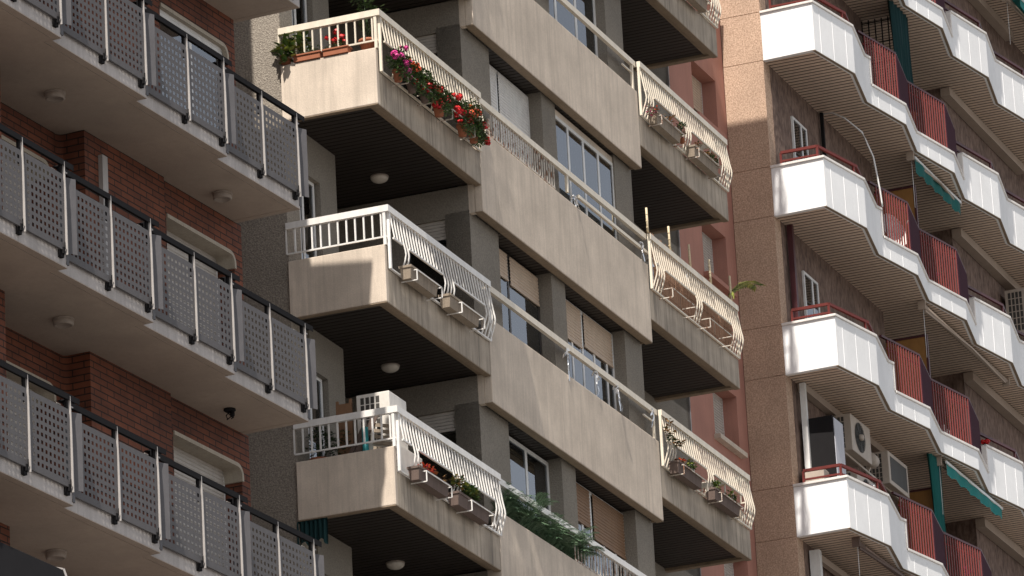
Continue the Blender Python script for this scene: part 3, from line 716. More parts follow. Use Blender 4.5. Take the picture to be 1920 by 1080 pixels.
def balcony3(k):
    z = Z3 - k * HH; m = MB()
    m.wallstrip(TALL1, .10, z, z + .90); m.wallstrip(T2, .10, z, z + .90)
    m.wallstrip(LOW, .10, z, z + .37); m.wallstrip(LOW2, .10, z, z + .37)
    o = part('balcony', m, 'white', B3, .006)
    # vertical joints
    # copings
    c = MB()
    for path, h in ((TALL1, .90), (T2, .90), (LOW, .37), (LOW2, .37)):
        out = offset(path, -.03); inn = offset(path, .13)
        for i in range(len(out) - 1): c.prism([out[i], out[i + 1], inn[i + 1], inn[i]], z + h, z + h + .045)
    for p in (TALL1[-1], T2[0], T2[-1]): c.box(p[0] - .035, p[0] + .012, p[1] - .02, p[1] + .12, z + .40, z + .899)
    part('coping', c, 'white_cap', o, .006)
    j = MB()
    for (i, ts, h) in ((0, (.17, .49, .82), .9), (2, (.3, .62), .37), (4, (.3, .62), .37), (6, (.2, .5, .8), .9), (8, (.2, .5, .8), .9)):
        for t in ts:
            x, y = kp(i, t); j = MB(); j.box(x - .008, x + .008, y - .004, y + .01, z + .005, z + h - .005); part('joint_bead', j, 'white', o)
    s = MB()
    cl = lambda x: front_y(x) + .055 if x > 85.44 else 27.8
    slats(s, 85.50, 106.2, 27, 29.6, z + .006, .1408, .045, .006, clip=cl); s.cur = 1
    pts = [(85.5, 27.8), (85.5, 26.92)] + [(x, y + .06) for x, y in KP[1:]] + [(106.2, 29.6), (85.5, 29.6)]
    s.prism(pts, z + .0145, z + .15)
    part('soffit_slats', s, ['slat_beige', 'slat_beige_gap'], o)
    e = MB(); e.wallstrip([(x, y + .004) for x, y in TALL1[1:] + LOW[1:] + T2[1:5] + LOW2[1:]], .05, z - .008, z + .004); part('slab_edge', e, 'trim', o)
    # railings: two-bar rail on the tall parapets
    r = MB(); L1 = offset([(85.55, 27.75)] + KP[:3], .12)
    L1 = [(85.56, 27.66), (85.56, 26.98)] + offset(KP[:3], .12)[1:]
    poly_bar(r, L1[:3], z + 1.19, .05, .05); poly_bar(r, L1[:3], z + 1.03, .035, .03)
    r.bar((*L1[2], z + 1.19), (L1[3][0], L1[3][1], z + 1.19), .05, .05)
    for x, y in (L1[0], L1[1], (L1[2][0] - .1, L1[2][1] + .02)): r.box(x - .02, x + .02, y - .02, y + .02, z + .93, z + 1.18)
    part('railing', r, 'red_rail', B3)
    r = MB(); L2 = offset(T2, .12); poly_bar(r, L2[:5], z + 1.19, .05, .05); poly_bar(r, L2[:5], z + 1.03, .035, .03)
    for x, y in L2[:5]: r.box(x - .02, x + .02, y - .02, y + .02, z + .93, z + 1.18)
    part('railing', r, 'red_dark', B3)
    for path, nm in ((LOW, 0), (LOW2, 1)):
        dk = MB(); full = [kp(2, .02) if nm == 0 else kp(10, .02)] + path[1:]
        ro = None
        for q in range(len(path) - 1):
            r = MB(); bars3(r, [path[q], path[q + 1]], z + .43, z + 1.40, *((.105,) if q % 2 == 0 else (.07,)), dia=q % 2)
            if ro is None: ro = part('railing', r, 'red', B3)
            else: part('bar_panel', r, 'maroon_deep' if q % 2 else 'red', ro)  # diagonal runs get the red darkened to stand for shade
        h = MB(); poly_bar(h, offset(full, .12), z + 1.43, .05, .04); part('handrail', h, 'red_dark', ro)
    # divider between the two flats
    if k == 0:
        d = MB()
        for q in range(8): d.bar((91.68, 27.06 + q * .13, z + .1), (91.68, 27.06 + q * .13, z + 2.93), .02)
        for q in range(7): d.bar((91.68, 27.05, z + .35 + q * .42), (91.68, 27.99, z + .35 + q * .42), .016)
        part('window_grille', d, 'panel_dark', B3)
        d = MB(); shutter(d, 92.6, 95.8, 29.4, z + .2, z + 2.9, .07); part('shutter_wall', d, 'shutter_grey', B3)
        return
    d = MB(); d.box(91.66, 91.70, 27.08, 27.95, z + .1, z + 2.37); do = part('divider', d, 'amber', B3)
    f = MB(); f.box(91.65, 91.71, 27.04, 27.08, z + .1, z + 2.41); f.box(91.65, 91.71, 27.081, 27.95, z + 2.371, z + 2.41); part('divider_frame', f, 'red_dark', do)
for k in range(-2, 5): balcony3(k)
for k in range(-2, 5):
    z = Z3 - k * HH
    if k in (1, 2):
        window(B3, 86.8, 87.6, 27.79, z + .9, z + 2.33, mull=(87.28,), curtain=False)
    if k not in (3,):
        pass
    b = MB(); b.box(95.86, 101, 27.42, 27.61, z - .19, z - .02); part('beam', b, 'soffit', B3)
m = MB(); m.box(86.0, 86.13, 27.62, 27.80, Z3 - 3 * HH - 2.3, Z3 - 3 * HH - .12); part('window_post', m, 'frame', B3)
m = MB(); m.bar((86.1, 27.7, Z3 - 3 * HH - .22), (90.6, 27.7, Z3 - 3 * HH - .22), .1, .12); part('beam', m, 'soffit', B3)
# pipes on the recessed wall
m = MB(); m.box(86.02, 86.12, 27.70, 27.80, Z3 - 2 * HH + .2, Z3 - HH); part('red_pipe', m, 'red_dark', B3)
m = MB(); m.box(85.98, 86.06, 27.66, 27.76, Z3 - 3 * HH + .6, Z3 - 2 * HH - .02); part('white_pipe', m, 'frame', B3)
m = MB(); m.box(86.06, 91.5, 27.68, 27.82, Z3 - 2 * HH - .14, Z3 - 2 * HH - .002); part('beam', m, 'soffit', B3)
m = MB(); m.box(88.45, 88.51, 27.74, 27.80, Z3 - HH + .9, Z3 - .01); part('dark_pipe', m, 'panel_dark', B3)

# ================================================================== LOOSE THINGS
def leaf_quad(m, p, L, wd, yaw, pitch):
    d = Vector((math.cos(yaw) * math.cos(pitch), math.sin(yaw) * math.cos(pitch), math.sin(pitch)))
    s = d.cross(Vector((0, 0, 1)));  s = s.normalized() if s.length > .01 else Vector((1, 0, 0)); n = s.cross(d)
    p = Vector(p); m.add([p, p + d * L * .5 + s * wd / 2 + n * L * .06, p + d * L, p + d * L * .5 - s * wd / 2 + n * L * .06], [(0, 1, 2, 3)])
def leaf_cloud(m, c, r, n, L, wd=None, mats=1):
    wd = wd or L * .7
    for _ in range(n):
        a, b, t = random.uniform(0, 6.283), random.uniform(-1, 1), random.random() ** .4
        q = math.sqrt(1 - b * b); p = (c[0] + r[0] * t * q * math.cos(a), c[1] + r[1] * t * q * math.sin(a), c[2] + r[2] * t * b)
        m.cur = random.randrange(mats); leaf_quad(m, p, L * random.uniform(.6, 1.2), wd, a + random.uniform(-1, 1), random.uniform(-.7, .9))
    m.cur = 0
def blossom(m, c, r, n=34):
    for _ in range(n):
        a, b = random.uniform(0, 6.283), random.uniform(-.6, 1); q = math.sqrt(max(0, 1 - b * b)); d = Vector((q * math.cos(a), q * math.sin(a), b)); p = Vector(c) + d * r * random.uniform(.6, 1)
        u = d.cross(Vector((0, 0, 1))).normalized() if q > .05 else Vector((1, 0, 0)); v = u.cross(d); k = r * .42
        m.add([p + u * k, p + v * k, p - u * k, p - v * k], [(0, 1, 2, 3)])
def pot_mb(x, y, z, r=.10, h=.17):
    m = MB(); m.lathe((x, y, z), [(r * .68, 0), (r * .92, h * .78), (r * 1.06, h * .8), (r * 1.06, h), (r * .92, h), (r * .9, h * .86), (.002, h * .86)], 18); return m
GG = 'geraniums hanging over the bulging rail'
def potted(label, x, y, z, r, h, clouds, flowers=(), leafm='leaf', potm='terracotta', group=None, stems=0, cat='potted plant', L=.05, name='potted_plant'):
    if group == GG: r *= .8; clouds = [(c, (a * 1.35, b * 1.25, d * 1.25), int(n * 2.4)) for c, (a, b, d), n in clouds] + [((0, -.10, -.05), (.25, .06, .13), 240)]; flowers = [(a, b, c * 1.15, d) for a, b, c, d in flowers] + [(fx_ + random.uniform(-.09, .09), fz_ + random.uniform(-.07, .05), fr_ * .7, fm_) for fx_, fz_, fr_, fm_ in flowers for _q in (0, 1)]
    t = thing(name, label, cat, 0, (x, y, z), group)
    part('pot', pot_mb(x, y, z, r, h), potm, t)
    s = pot_mb(x, y, z + h * .83, r * .8, .02); part('soil', s, 'soil', t)
    m = MB()
    for c, rr, n in clouds: leaf_cloud(m, (x + c[0], y + c[1], z + h + c[2]), rr, n, L, mats=2)
    m2 = [leafm, 'leaf_dark' if leafm != 'leaf_yellow' else 'leaf']
    part('leaves', m, m2, t)
    st = MB()
    for c, rr, n in clouds: st.tube([(x, y, z + h * .8), (x + c[0] * .4, y + c[1] * .4, z + h + c[2] * .5), (x + c[0], y + c[1], z + h + c[2])], .006, 5)
    part('stem', st, 'leaf_dark', t)
    for k, (fx, fz, fr, fm) in enumerate(flowers):
        b = MB(); blossom(b, (fx, y - .04 - .05 * (k % 2), fz), fr); part('blossom', b, fm, t)
    return t
z = ZS
GG = 'geraniums hanging over the bulging rail'
potted('magenta geranium nearest the corner of the top left bulging rail', 66.0, 26.93, z + .42, .10, .17, [((.08, -.02, .18), (.14, .09, .16), 170), ((-.12, 0, .08), (.1, .08, .12), 70)],
       [(65.80, z + .77, .05, 'fl_magenta'), (66.13, z + .96, .035, 'fl_magenta'), (66.04, z + .80, .055, 'fl_magenta'), (66.08, z + .70, .05, 'fl_magenta'), (66.25, z + .75, .04, 'fl_magenta'), (66.12, z + .60, .065, 'fl_magenta'), (66.14, z + .66, .05, 'fl_magenta')], group=GG)
potted('orange geranium in a dark trough beside the magenta one', 66.5, 26.93, z + .42, .10, .16, [((0, 0, .16), (.16, .09, .16), 170)],
       [(66.50, z + .83, .045, 'fl_orange'), (66.57, z + .79, .04, 'fl_orange'), (66.36, z + .86, .025, 'fl_orange'), (66.45, z + .56, .035, 'fl_red'), (66.62, z + .60, .03, 'fl_red')], potm='trough_dark', group=GG)
potted('dark red geranium trailing low in the middle of the top left rail', 66.95, 26.92, z + .42, .10, .16, [((0, -.02, .14), (.22, .1, .14), 260), ((-.2, 0, 0), (.12, .08, .1), 90)],
       [(66.75, z + .56, .04, 'fl_red'), (66.92, z + .64, .05, 'fl_red'), (67.02, z + .69, .05, 'fl_red'), (67.10, z + .66, .045, 'fl_red'), (66.86, z + .57, .04, 'fl_red')], potm='trough_dark', group=GG)
potted('red geranium in a terracotta pot held by the second cradle from the corner', 67.42, 26.90, z + .36, .115, .19, [((.03, -.02, .12), (.2, .1, .14), 240), ((.3, 0, .16), (.12, .08, .1), 110)],
       [(67.38, z + .72, .055, 'fl_red'), (67.53, z + .61, .05, 'fl_red'), (67.18, z + .46, .05, 'fl_red'), (67.25, z + .52, .04, 'fl_red'), (67.60, z + .65, .04, 'fl_red'), (68.02, z + .84, .055, 'fl_red')], group=GG)
potted('many headed red geranium in the terracotta pot nearer the end of the top left rail', 68.30, 26.90, z + .34, .105, .18, [((0, -.02, .18), (.22, .1, .15), 260)],
       [(68.05, z + .68, .05, 'fl_red'), (67.92, z + .58, .05, 'fl_red'), (68.2, z + .64, .05, 'fl_red'), (68.36, z + .61, .04, 'fl_red'), (68.5, z + .60, .055, 'fl_red'), (68.40, z + .7, .035, 'fl_red'), (68.1, z + .5, .03, 'fl_red')], group=GG)
potted('orange and red geranium bush spilling over the far end of the top left rail', 68.78, 26.92, z + .40, .10, .17, [((0, -.02, .22), (.2, .1, .22), 320), ((.12, -.02, .02), (.12, .08, .18), 150)],
       [(68.62, z + .80, .06, 'fl_orange'), (68.82, z + .86, .045, 'fl_orange'), (68.7, z + .90, .045, 'fl_orange'), (68.98, z + .73, .045, 'fl_red'), (69.02, z + .68, .04, 'fl_red'), (69.05, z + .51, .06, 'fl_red'), (68.9, z + .74, .03, 'fl_orange')], group=GG, leafm='leaf')
# side of the top left balcony
potted('variegated schefflera hanging out at the left end of the flowered balcony', XA + .08, 28.52, z + .86, .09, .14, [((-.06, -.03, .05), (.13, .13, .2), 90), ((.1, -.15, .22), (.15, .16, .14), 90)], leafm='leaf_yellow', L=.13, cat='plant')
for (ya, yb), lb in (((27.95, 28.36), 'longer low terracotta trough on the flowered balcony ledge beside the schefflera'), ((27.52, 27.90), 'terracotta trough of red geraniums on the flowered balcony ledge')):
    t = thing('terracotta_trough', lb, 'trough', 0, (XA + .06, (ya + yb) / 2, z + .85), 'terracotta troughs on the side ledge')
    m = MB(); m.box(XA - .02, XA + .13, ya, yb, z + .85, z + .93); m.box(XA - .035, XA + .145, ya - .012, yb + .012, z + .931, z + .955); part('trough', m, 'terracotta', t, .004)
    m = MB(); leaf_cloud(m, (XA + .07, (ya + yb) / 2, z + 1.0), (.08, (yb - ya) * .5, .09), 110, .05, mats=2); part('leaves', m, ['leaf', 'leaf_dark'], t)
    if ya < 27.9:
        for (fy, fz, fr) in ((27.72, 1.22, .055), (27.64, 1.13, .05), (27.76, 1.10, .06), (27.86, 1.16, .045), (27.60, 1.06, .04)):
            b = MB(); blossom(b, (XA + .08, fy, z + fz), fr); part('blossom', b, 'fl_red', t)
potted('feathery small tree in a terracotta pot at the corner of the flowered balcony', XA + .22, 27.30, z + .86, .13, .2, [((0, 0, .35), (.12, .12, .3), 180), ((0, .05, .75), (.22, .22, .2), 300), ((.1, -.1, .45), (.15, .15, .15), 90)], leafm='leaf', L=.06, cat='small tree')

TG = 'planting troughs in the rail cradles'
def trough(label, x0, x1, z, mat='trough', plants=(), group=TG):
    t = thing('planting_trough', label, 'trough', 0, ((x0 + x1) / 2, 26.93, z + .43), group)
    m = MB(); y0, y1, h = 26.88, 27.05, .18
    v = []
    for (yy0, yy1, zz, e) in ((y0 + .02, y1 - .02, z + .43, .02), (y0, y1, z + .43 + h, 0)):
        v += [(x0 + e, yy0, zz), (x1 - e, yy0, zz), (x1 - e, yy1, zz), (x0 + e, yy1, zz)]
    m.add(v, [(3, 2, 1, 0), (0, 1, 5, 4), (1, 2, 6, 5), (2, 3, 7, 6), (3, 0, 4, 7)])
    m.box(x0 - .01, x1 + .01, y0 - .012, y0 + .012, z + .59, z + .625); m.box(x0 - .01, x1 + .01, y1 - .012, y1 + .012, z + .59, z + .625)
    m.box(x0 - .01, x0 + .012, y0, y1, z + .591, z + .624); m.box(x1 - .012, x1 + .01, y0, y1, z + .591, z + .624)
    part('trough', m, mat, t)
    s = MB(); s.box(x0 + .013, x1 - .013, y0 + .013, y1 - .013, z + .56, z + .60); part('soil', s, 'soil', t)
    for (px, pz, rr, n, mats, L) in plants:
        m = MB(); leaf_cloud(m, (px, 26.92, z + pz), rr, n, L, mats=len(mats)); part('plant', m, mats, t)
z = ZS - HH
trough('empty weathered trough nearer the corner of the middle left bulging rail', 66.02, 67.0, z)
trough('empty weathered trough at the far end of the middle left bulging rail', 67.45, 68.55, z)
z = ZS - 2 * HH
trough('stained trough with orange flowers on the lowest left bulging rail', 65.98, 67.05, z, 'trough_dark', [(66.35, .68, (.26, .06, .05), 60, ['leaf_dry', 'fl_orange', 'fl_orange'], .05), (66.5, .70, (.12, .05, .05), 26, ['fl_magenta', 'fl_orange'], .045), (66.85, .66, (.14, .05, .06), 10, ['leaf_dry'], .12)])
trough('stained trough with a green and bronze bush on the lowest left bulging rail', 67.40, 68.55, z, 'trough_dark', [(67.5, .78, (.12, .08, .10), 130, ['leaf_dry', 'leaf_dark', 'leaf_yellow'], .07), (67.95, .74, (.26, .09, .10), 300, ['leaf', 'leaf_yellow', 'leaf'], .075)])
z = ZS + HH
trough('trough with a sparse pink geranium at the near end of the upper right bulging rail', 76.85, 77.95, z, 'trough', [(76.65, .58, (.2, .06, .10), 60, ['leaf', 'leaf_dry', 'fl_magenta'], .05), (76.85, .66, (.08, .05, .05), 22, ['fl_orange', 'leaf_dry'], .05), (77.5, .70, (.14, .05, .1), 20, ['leaf_dry'], .1)])
trough('trough with dark bushes at the far end of the upper right bulging rail', 78.6, 79.75, z, 'trough', [(79.45, .66, (.3, .07, .10), 170, ['leaf_dark', 'leaf', 'leaf_dry'], .06), (78.85, .68, (.12, .05, .08), 50, ['leaf_dry', 'leaf_dark'], .05)])
t = potted('two ball topiary standing between the troughs of the upper right rail', 78.14, 26.93, z + .5, .05, .08, [((0, 0, .22), (.1, .08, .05), 90), ((-.06, 0, .06), (.07, .06, .06), 60)], leafm='leaf', L=.045, cat='small shrub')
z = ZS + 2 * HH
trough('trough with a small green tuft on the topmost right bulging rail', 78.6, 79.75, z, 'trough', [(79.0, .68, (.1, .06, .08), 60, ['leaf', 'leaf_yellow'], .06)])
z = ZS - HH
trough('brown trough with succulents at the near end of the lower right bulging rail', 76.80, 77.9, z, 'trough_dark', [(77.05, .68, (.18, .06, .05), 70, ['leaf_dry', 'fl_orange'], .06), (77.5, .72, (.13, .06, .08), 90, ['leaf', 'leaf_yellow'], .06), (76.95, .95, (.1, .06, .08), 40, ['leaf_dry', 'leaf_dark'], .1), (76.6, 1.05, (.08, .06, .22), 50, ['leaf_dark', 'leaf_dry'], .08)])
trough('brown trough with pale green tufts at the far end of the lower right bulging rail', 78.5, 79.7, z, 'trough_dark', [(78.7, .70, (.12, .06, .10), 80, ['leaf_yellow', 'leaf'], .06), (79.4, .68, (.18, .06, .09), 110, ['leaf', 'leaf_yellow', 'leaf_dark'], .06)])
# palm-like fronds over the centre parapet
def frond(m, base, yaw, L, rise, n=20, leafL=.17):
    p = Vector(base); pts = []
    for i in range(n + 1):
        t = i / n; pts.append(p + Vector((math.cos(yaw) * L * t, math.sin(yaw) * L * t, rise * t * 1.6 - (rise * .6 + L * .55) * t * t)))
    m.tube(pts, .006, 4, .002)
    for i in range(1, n):
        d = (pts[i + 1] - pts[i - 1]).normalized(); s = d.cross(Vector((0, 0, 1))).normalized()
        for sg in (-1, 1):
            q = (d * .75 + s * sg * .8 + Vector((0, 0, -.15 + random.uniform(-.1, .1)))).normalized(); l = leafL * (1 - .5 * i / n) * random.uniform(.8, 1.1); up_ = q.cross(s * sg).normalized() if q.cross(s).length > .01 else Vector((0, 0, 1))
            a = pts[i]; wv = q.cross(up_).normalized() * .0075
            m.add([a, a + q * l * .4 + wv, a + q * l, a + q * l * .4 - wv], [(0, 1, 2, 3)])
z = ZS - 2 * HH
PGR = 'pygmy palms behind the lowest centre parapet'
for i, (x, sc_, lb) in enumerate(((70.15, .9, 'pygmy palm at the left end of the lowest centre parapet, beside the white rail'), (71.05, 1.2, 'fullest pygmy palm, second from the left end of the lowest centre parapet'), (71.95, 1.1, 'pygmy palm third along the lowest centre parapet, leaning over it'), (72.85, 1.15, 'last pygmy palm before the bar grille of the lowest centre parapet'))):
    t = thing('pygmy_palm', lb, 'palm', 0, (x, 27.33, z + .28), PGR)
    part('pot', pot_mb(x, 27.33, z + .28, .12, .25), 'terracotta', t)
    m = MB(); m.tube([(x, 27.33, z + .5), (x, 27.32, z + .88)], .035, 8, .03); part('trunk', m, 'wood', t)
    m = MB()
    for q in range(64):
        frond(m, (x + random.uniform(-.25, .25), 27.30, z + .93), q * 2.4 + i, .40 * sc_ * random.uniform(.6, 1.1), .46 * sc_ * random.uniform(.5, 1.5))
    for q in range(10): frond(m, (x + random.uniform(-.3, .3), 27.26, z + .98), -1.57 + random.uniform(-1.2, 1.2), .27 * sc_, .34)
    part('fronds', m, 'leaf_grey', t)

# middle right balcony: canes, reed mat, palm leaf
z = ZS
CG = 'bamboo canes tied upright to the handrail'
for i, (x, a, lb) in enumerate(((76.51, 1.84, 'tallest bamboo cane, at the near end of the handrail'), (77.52, 1.84, 'second bamboo cane along the handrail'), (78.47, 1.82, 'middle bamboo cane of five on the handrail'), (79.44, 1.85, 'fourth bamboo cane along the handrail, before the shutter'), (80.44, 1.87, 'last bamboo cane, beside the yellow palm leaf'))):
    m = MB(); m.tube([(x + .01 * (i % 2), 27.045, z + 1.426), (x, 27.05, z + a)], .02, 8, .018)
    for q in range(3): m.lathe((x, 27.05, z + 1.50 + .11 * q), [(.0215, 0), (.023, .008), (.0215, .016)], 8)
    single('bamboo_cane', m, 'bamboo', lb, 'cane', 0, (x, 27.05, z + 1.426), CG)
m = MB(); xx = 76.75
while xx < 80.6:
    h = 1.42 + random.uniform(0, .14); m.bar((xx, 27.13 + random.uniform(0, .02), z + .52), (xx + random.uniform(-.01, .01), 27.13, z + h), .014 + random.random() * .012, .006); xx += .019
for q in (.65, .95, 1.25): m.bar((76.75, 27.125, z + q), (80.6, 27.125, z + q), .004, .01)
single('reed_screen', m, 'reed', 'ragged brown reed screen behind the bars with the canes', 'screen', 0, (78.6, 27.13, z + .52))
t = thing('palm_leaf', 'yellow green palm leaf sticking out past the last cane', 'plant', 0, (80.5, 27.2, z + .5))
part('pot', pot_mb(80.5, 27.25, z + .27, .13, .24), 'terracotta', t)
m = MB(); m.tube([(80.5, 27.25, z + .5), (80.48, 27.2, z + 1.2), (80.52, 27.08, z + 1.62)], .012, 6, .006)
pts = [Vector((80.52, 27.08, z + 1.62)), Vector((80.85, 27.03, z + 1.86)), Vector((81.2, 27.0, z + 2.0)), Vector((81.55, 26.99, z + 2.05))]
m.tube([tuple(p) for p in pts], .007, 5, .003)
for i in range(11):
    t_ = i / 10; k = min(2, int(t_ * 3)); p = pts[k].lerp(pts[k + 1], t_ * 3 - k)
    leaf_quad(m, p, .24, .075, -.55 + random.uniform(-.2, .2), .25 - .3 * t_); leaf_quad(m, p, .24, .075, .35, -.1 - .2 * t_)
leaf_quad(m, (80.5, 27.06, z + 1.65), .3, .06, -2.6, -.9)
part('leaf', m, 'leaf_yellow', t)

# foil ribbons knotted on the rails
FG = 'silver ribbons knotted on the handrails'
def ribbon(x, z, lb, L=.28):
    m = MB()
    for q in range(4):
        a = random.uniform(0, 6); p = [Vector((x, 27.09, z))]
        for i in range(5): p.append(p[-1] + Vector((random.uniform(-.05, .05), random.uniform(-.02, .015), -L / 5 if q % 2 else random.uniform(-.06, .04))))
        for a_, b_ in zip(p[:-1], p[1:]):
            w_ = Vector((.012, .008 * (q - 1.5), .004)); m.add([a_ - w_, a_ + w_, b_ + w_, b_ - w_], [(0, 1, 2, 3)])
    m.tube([(x + .035 * math.cos(k * 1.05), 27.13 + .05 * math.sin(k * 1.05), z + .01 + .045 * math.cos(k * 1.9)) for k in range(7)], .012, 5)
    single('foil_ribbon', m, 'foil', lb, 'ribbon', 0, (x, 27.09, z), FG)
ribbon(73.4, 28.13, 'bushy silver ribbon knot below the short post, left of the lower rail', .2)
ribbon(76.35, 28.28, 'silver ribbon at the right end of the upper handrail beside the tallest cane', .3)
ribbon(76.75, 28.15, 'long twisted silver ribbon hanging across the first canes bars', .4)
ribbon(78.4, 28.45, 'silver ribbon at the foot of the middle cane'); ribbon(79.49, 28.45, 'silver ribbon at the foot of the fourth cane')
ribbon(72.66, 25.36, 'leftmost silver ribbon of the plain handrail, with a loop hanging', .4); ribbon(73.9, 25.42, 'second silver ribbon on the plain handrail, in front of the half shutter', .34)
ribbon(74.79, 25.45, 'third silver ribbon on the plain handrail, hanging straight', .4); ribbon(76.34, 25.5, 'silver ribbon knot at the right end of the plain handrail', .3)

# lowest left balcony: air conditioner, boards, tube, plants
z = ZS - 2 * HH
def ac_unit(label, x, y, z, L, D, H, grille=True, mat='ac', side=True, group=None, fan=True):
    """box unit: fan face towards -y, vent grid on the face towards -x"""
    t = thing('air_conditioner', label, 'air conditioner', 0, (x, y, z), group)
    m = MB(); m.box(x, x + L, y, y + D, z, z + H); part('casing', m, mat, t, .012)
    m = MB(); g = MB(); rows, cols = 6, 4
    for i in range(cols):
        for j in range(rows):
            ya = y + D * .30 + i * D * .155; za = z + H * .08 + j * H * .145
            g.box(x - .004, x + .01, ya, ya + D * .105, za, za + H * .125)
    part('side_vent', g, 'ac_dark', t)
    if not fan: return t
    if fan == 'panel':
        q = MB(); q.box(x + .1, x + L - .1, y - .004, y + .01, z + .08, z + H - .08); part('front_recess', q, 'ac_dark', t); return t
    cx, cz, r = x + L * .42, z + H * .5, H * .40; f = MB()
    f.add([(cx + r * math.cos(a), y - .004, cz + r * math.sin(a)) for a in [2 * math.pi * k / 28 for k in range(28)]], [tuple(range(28))]); fo = part('fan_recess', f, 'ac_dark', t)
    rg = MB()
    for rr in [r * q for q in (.3, .5, .7, .85, 1.0)]:
        rg.tube([(cx + rr * math.cos(a), y - .012, cz + rr * math.sin(a)) for a in [2 * math.pi * k / 24 for k in range(25)]], .004, 4)
    for q in range(8): a = q * math.pi / 4; rg.bar((cx, y - .012, cz), (cx + r * math.cos(a), y - .012, cz + r * math.sin(a)), .006)
    rg.lathe((cx, y - .014, cz), [(.001, -.05), (.03, -.04), (.03, .04), (.001, .05)], 10)
    part('fan_guard', rg, 'ac_dark', fo)
    hb = MB(); hb.lathe((cx, y - .02, cz), [(.001, -.055), (.055, -.045), (.06, .0), (.055, .045), (.001, .055)], 14); part('fan_hub', hb, mat, fo); return t
ac_unit('ivory air conditioner rising above the lowest left side railing', 65.98, 27.28, z + 1.02, .62, .50, .76, mat='ac_light', fan=False)
m = MB(); m.box(65.9, 66.9, 27.2, 27.85, z + .26, z + 1.01); single('storage_cupboard', m, 'ac_light', 'pale cupboard under the air conditioner behind the lowest left railing', 'cupboard', 0, (66.4, 27.5, z + .26), bevel=.01)
m = MB(); m.prism([(66.0, 28.10), (66.03, 28.10), (66.03, 27.86), (66.0, 27.86)], z + .3, z + 1.70); m.box(66.0, 66.03, 28.06, 28.10, z + 1.70, z + 1.75); m.box(66.0, 66.03, 27.86, 27.90, z + 1.70, z + 1.76)
single('wooden_board', m, 'wood', 'raw wooden board with a notched top leaning on the lowest left balcony', 'board', 0, (66, 27.95, z + .3))
m = MB(); m.bar((65.80, 28.05, z + .3), (65.85, 27.42, z + 1.45), .02, .09); m.bar((65.84, 28.2, z + .3), (65.86, 27.62, z + 1.28), .02, .06)
single('folded_deckchair', m, 'trough_dark', 'folded dark slatted deckchair leaning across the lowest left balcony', 'chair', 0, (65.8, 27.9, z + .3))
m = MB(); m.tube([(65.82, 27.60, z + .5), (65.82, 27.60, z + 1.24)], .045, 12); single('blue_tube', m, 'blue', 'short turquoise tube standing behind the lowest left railing', 'tube', 0, (65.82, 27.6, z + .5))
m = MB()
for i in range(9): m.bar((65.86, 27.5, z + 1.28 - i * .085), (65.88, 27.17, z + 1.2 - i * .085), .012, .05)
single('slatted_blind', m, 'trough', 'bundle of tilted grey slats behind the corner of the lowest left railing', 'blind', 0, (65.87, 27.3, z + .5))
potted('dark bushy plant in a brown pot behind the left end of the lowest side railing', 65.92, 28.34, z + .72, .15, .2, [((0, 0, .25), (.16, .2, .26), 260), ((0, -.3, .2), (.15, .18, .2), 160)], leafm='leaf_dark', potm='terracotta', L=.055, cat='plant')
# teal sun curtains below
for (y0, y1, x, zt, L, lb) in ((28.15, 28.6, 65.66, ZS - 2 * HH - .02, .32, 'dark teal curtain edge under the lowest left balcony, beside the roughcast wall'), (27.14, 27.55, 69.2, ZS - 2 * HH - .16, .6, 'dark teal curtain bunch under the front corner at the bottom edge')):
    m = MB(); n = 22; v = []
    for i in range(n + 1):
        y = y0 + (y1 - y0) * i / n; w_ = .03 * math.sin(i * 1.9)
        v += [(x + w_, y, zt), (x + w_ * 1.5, y, zt - L - .05 * math.sin(i))]
    m.add(v, [(2 * i, 2 * i + 2, 2 * i + 3, 2 * i + 1) for i in range(n)], True); m.bar((x, y0, zt + .0), (x, y1, zt + .0), .02)
    single('sun_curtain', m, 'teal_dark', lb, 'curtain', 0, (x, (y0 + y1) / 2, zt))

# ------------------------------------------------ things on the white building
def awning(label, x0, x1, y, z, drop=0., mat='teal', cas='soffit', green=True, tilt=.28):
    t = thing('awning', label, 'awning', 0, (x0, y, z), 'awnings under the white balconies')
    m = MB(); m.tube([(x0, y, z - .09), (x1, y, z - .09)], .05, 10); m.box(x0 - .03, x0 + .01, y - .07, y + .07, z - .18, z - .001); m.box(x1 - .01, x1 + .03, y - .07, y + .07, z - .18, z - .001); part('roller', m, cas, t)
    a = MB(); ya = y - .02
    a.bar((x0 + .15, y, z - .16), (x0 + (x1 - x0) * .5, y - .12, z - .19), .035); a.bar((x0 + (x1 - x0) * .5, y - .12, z - .19), (x1 - .2, y - .03, z - .17), .035); part('folding_arm', a, cas, t)
    if green:
        n = 46; c = MB(); v = []
        y1 = y - tilt
        for i in range(n + 1):
            x = x0 + .05 + (x1 - x0 - .1) * i / n; sc2 = .03 * abs(math.sin(i * math.pi / 4)); w_ = .012 * math.sin(i * .7)
            v += [(x, y - .04, z - .05), (x, y1 + w_, z - .12), (x, y1 + w_ * 2, z - .12 - drop + sc2)]
        c.add(v, [f for i in range(n) for f in ((3 * i, 3 * i + 3, 3 * i + 4, 3 * i + 1), (3 * i + 1, 3 * i + 4, 3 * i + 5, 3 * i + 2))], True); part('canvas', c, mat, t)
        b = MB(); b.bar((x0 + .04, y1, z - .115), (x1 - .04, y1, z - .115), .03, .05); part('front_bar', b, 'frame', t)
    cdm = MB(); cdm.tube([(x0 + .06, y, z - .14), (x0 + .05, y, z - 1.1)], .006, 5); part('pull_cord', cdm, 'frame', t)
    return t
awning('folded dark green awning hanging under the second white balcony from the top', 91.3, 94.25, 26.98, Z3 + .005, .30, 'teal_mid', tilt=.07)
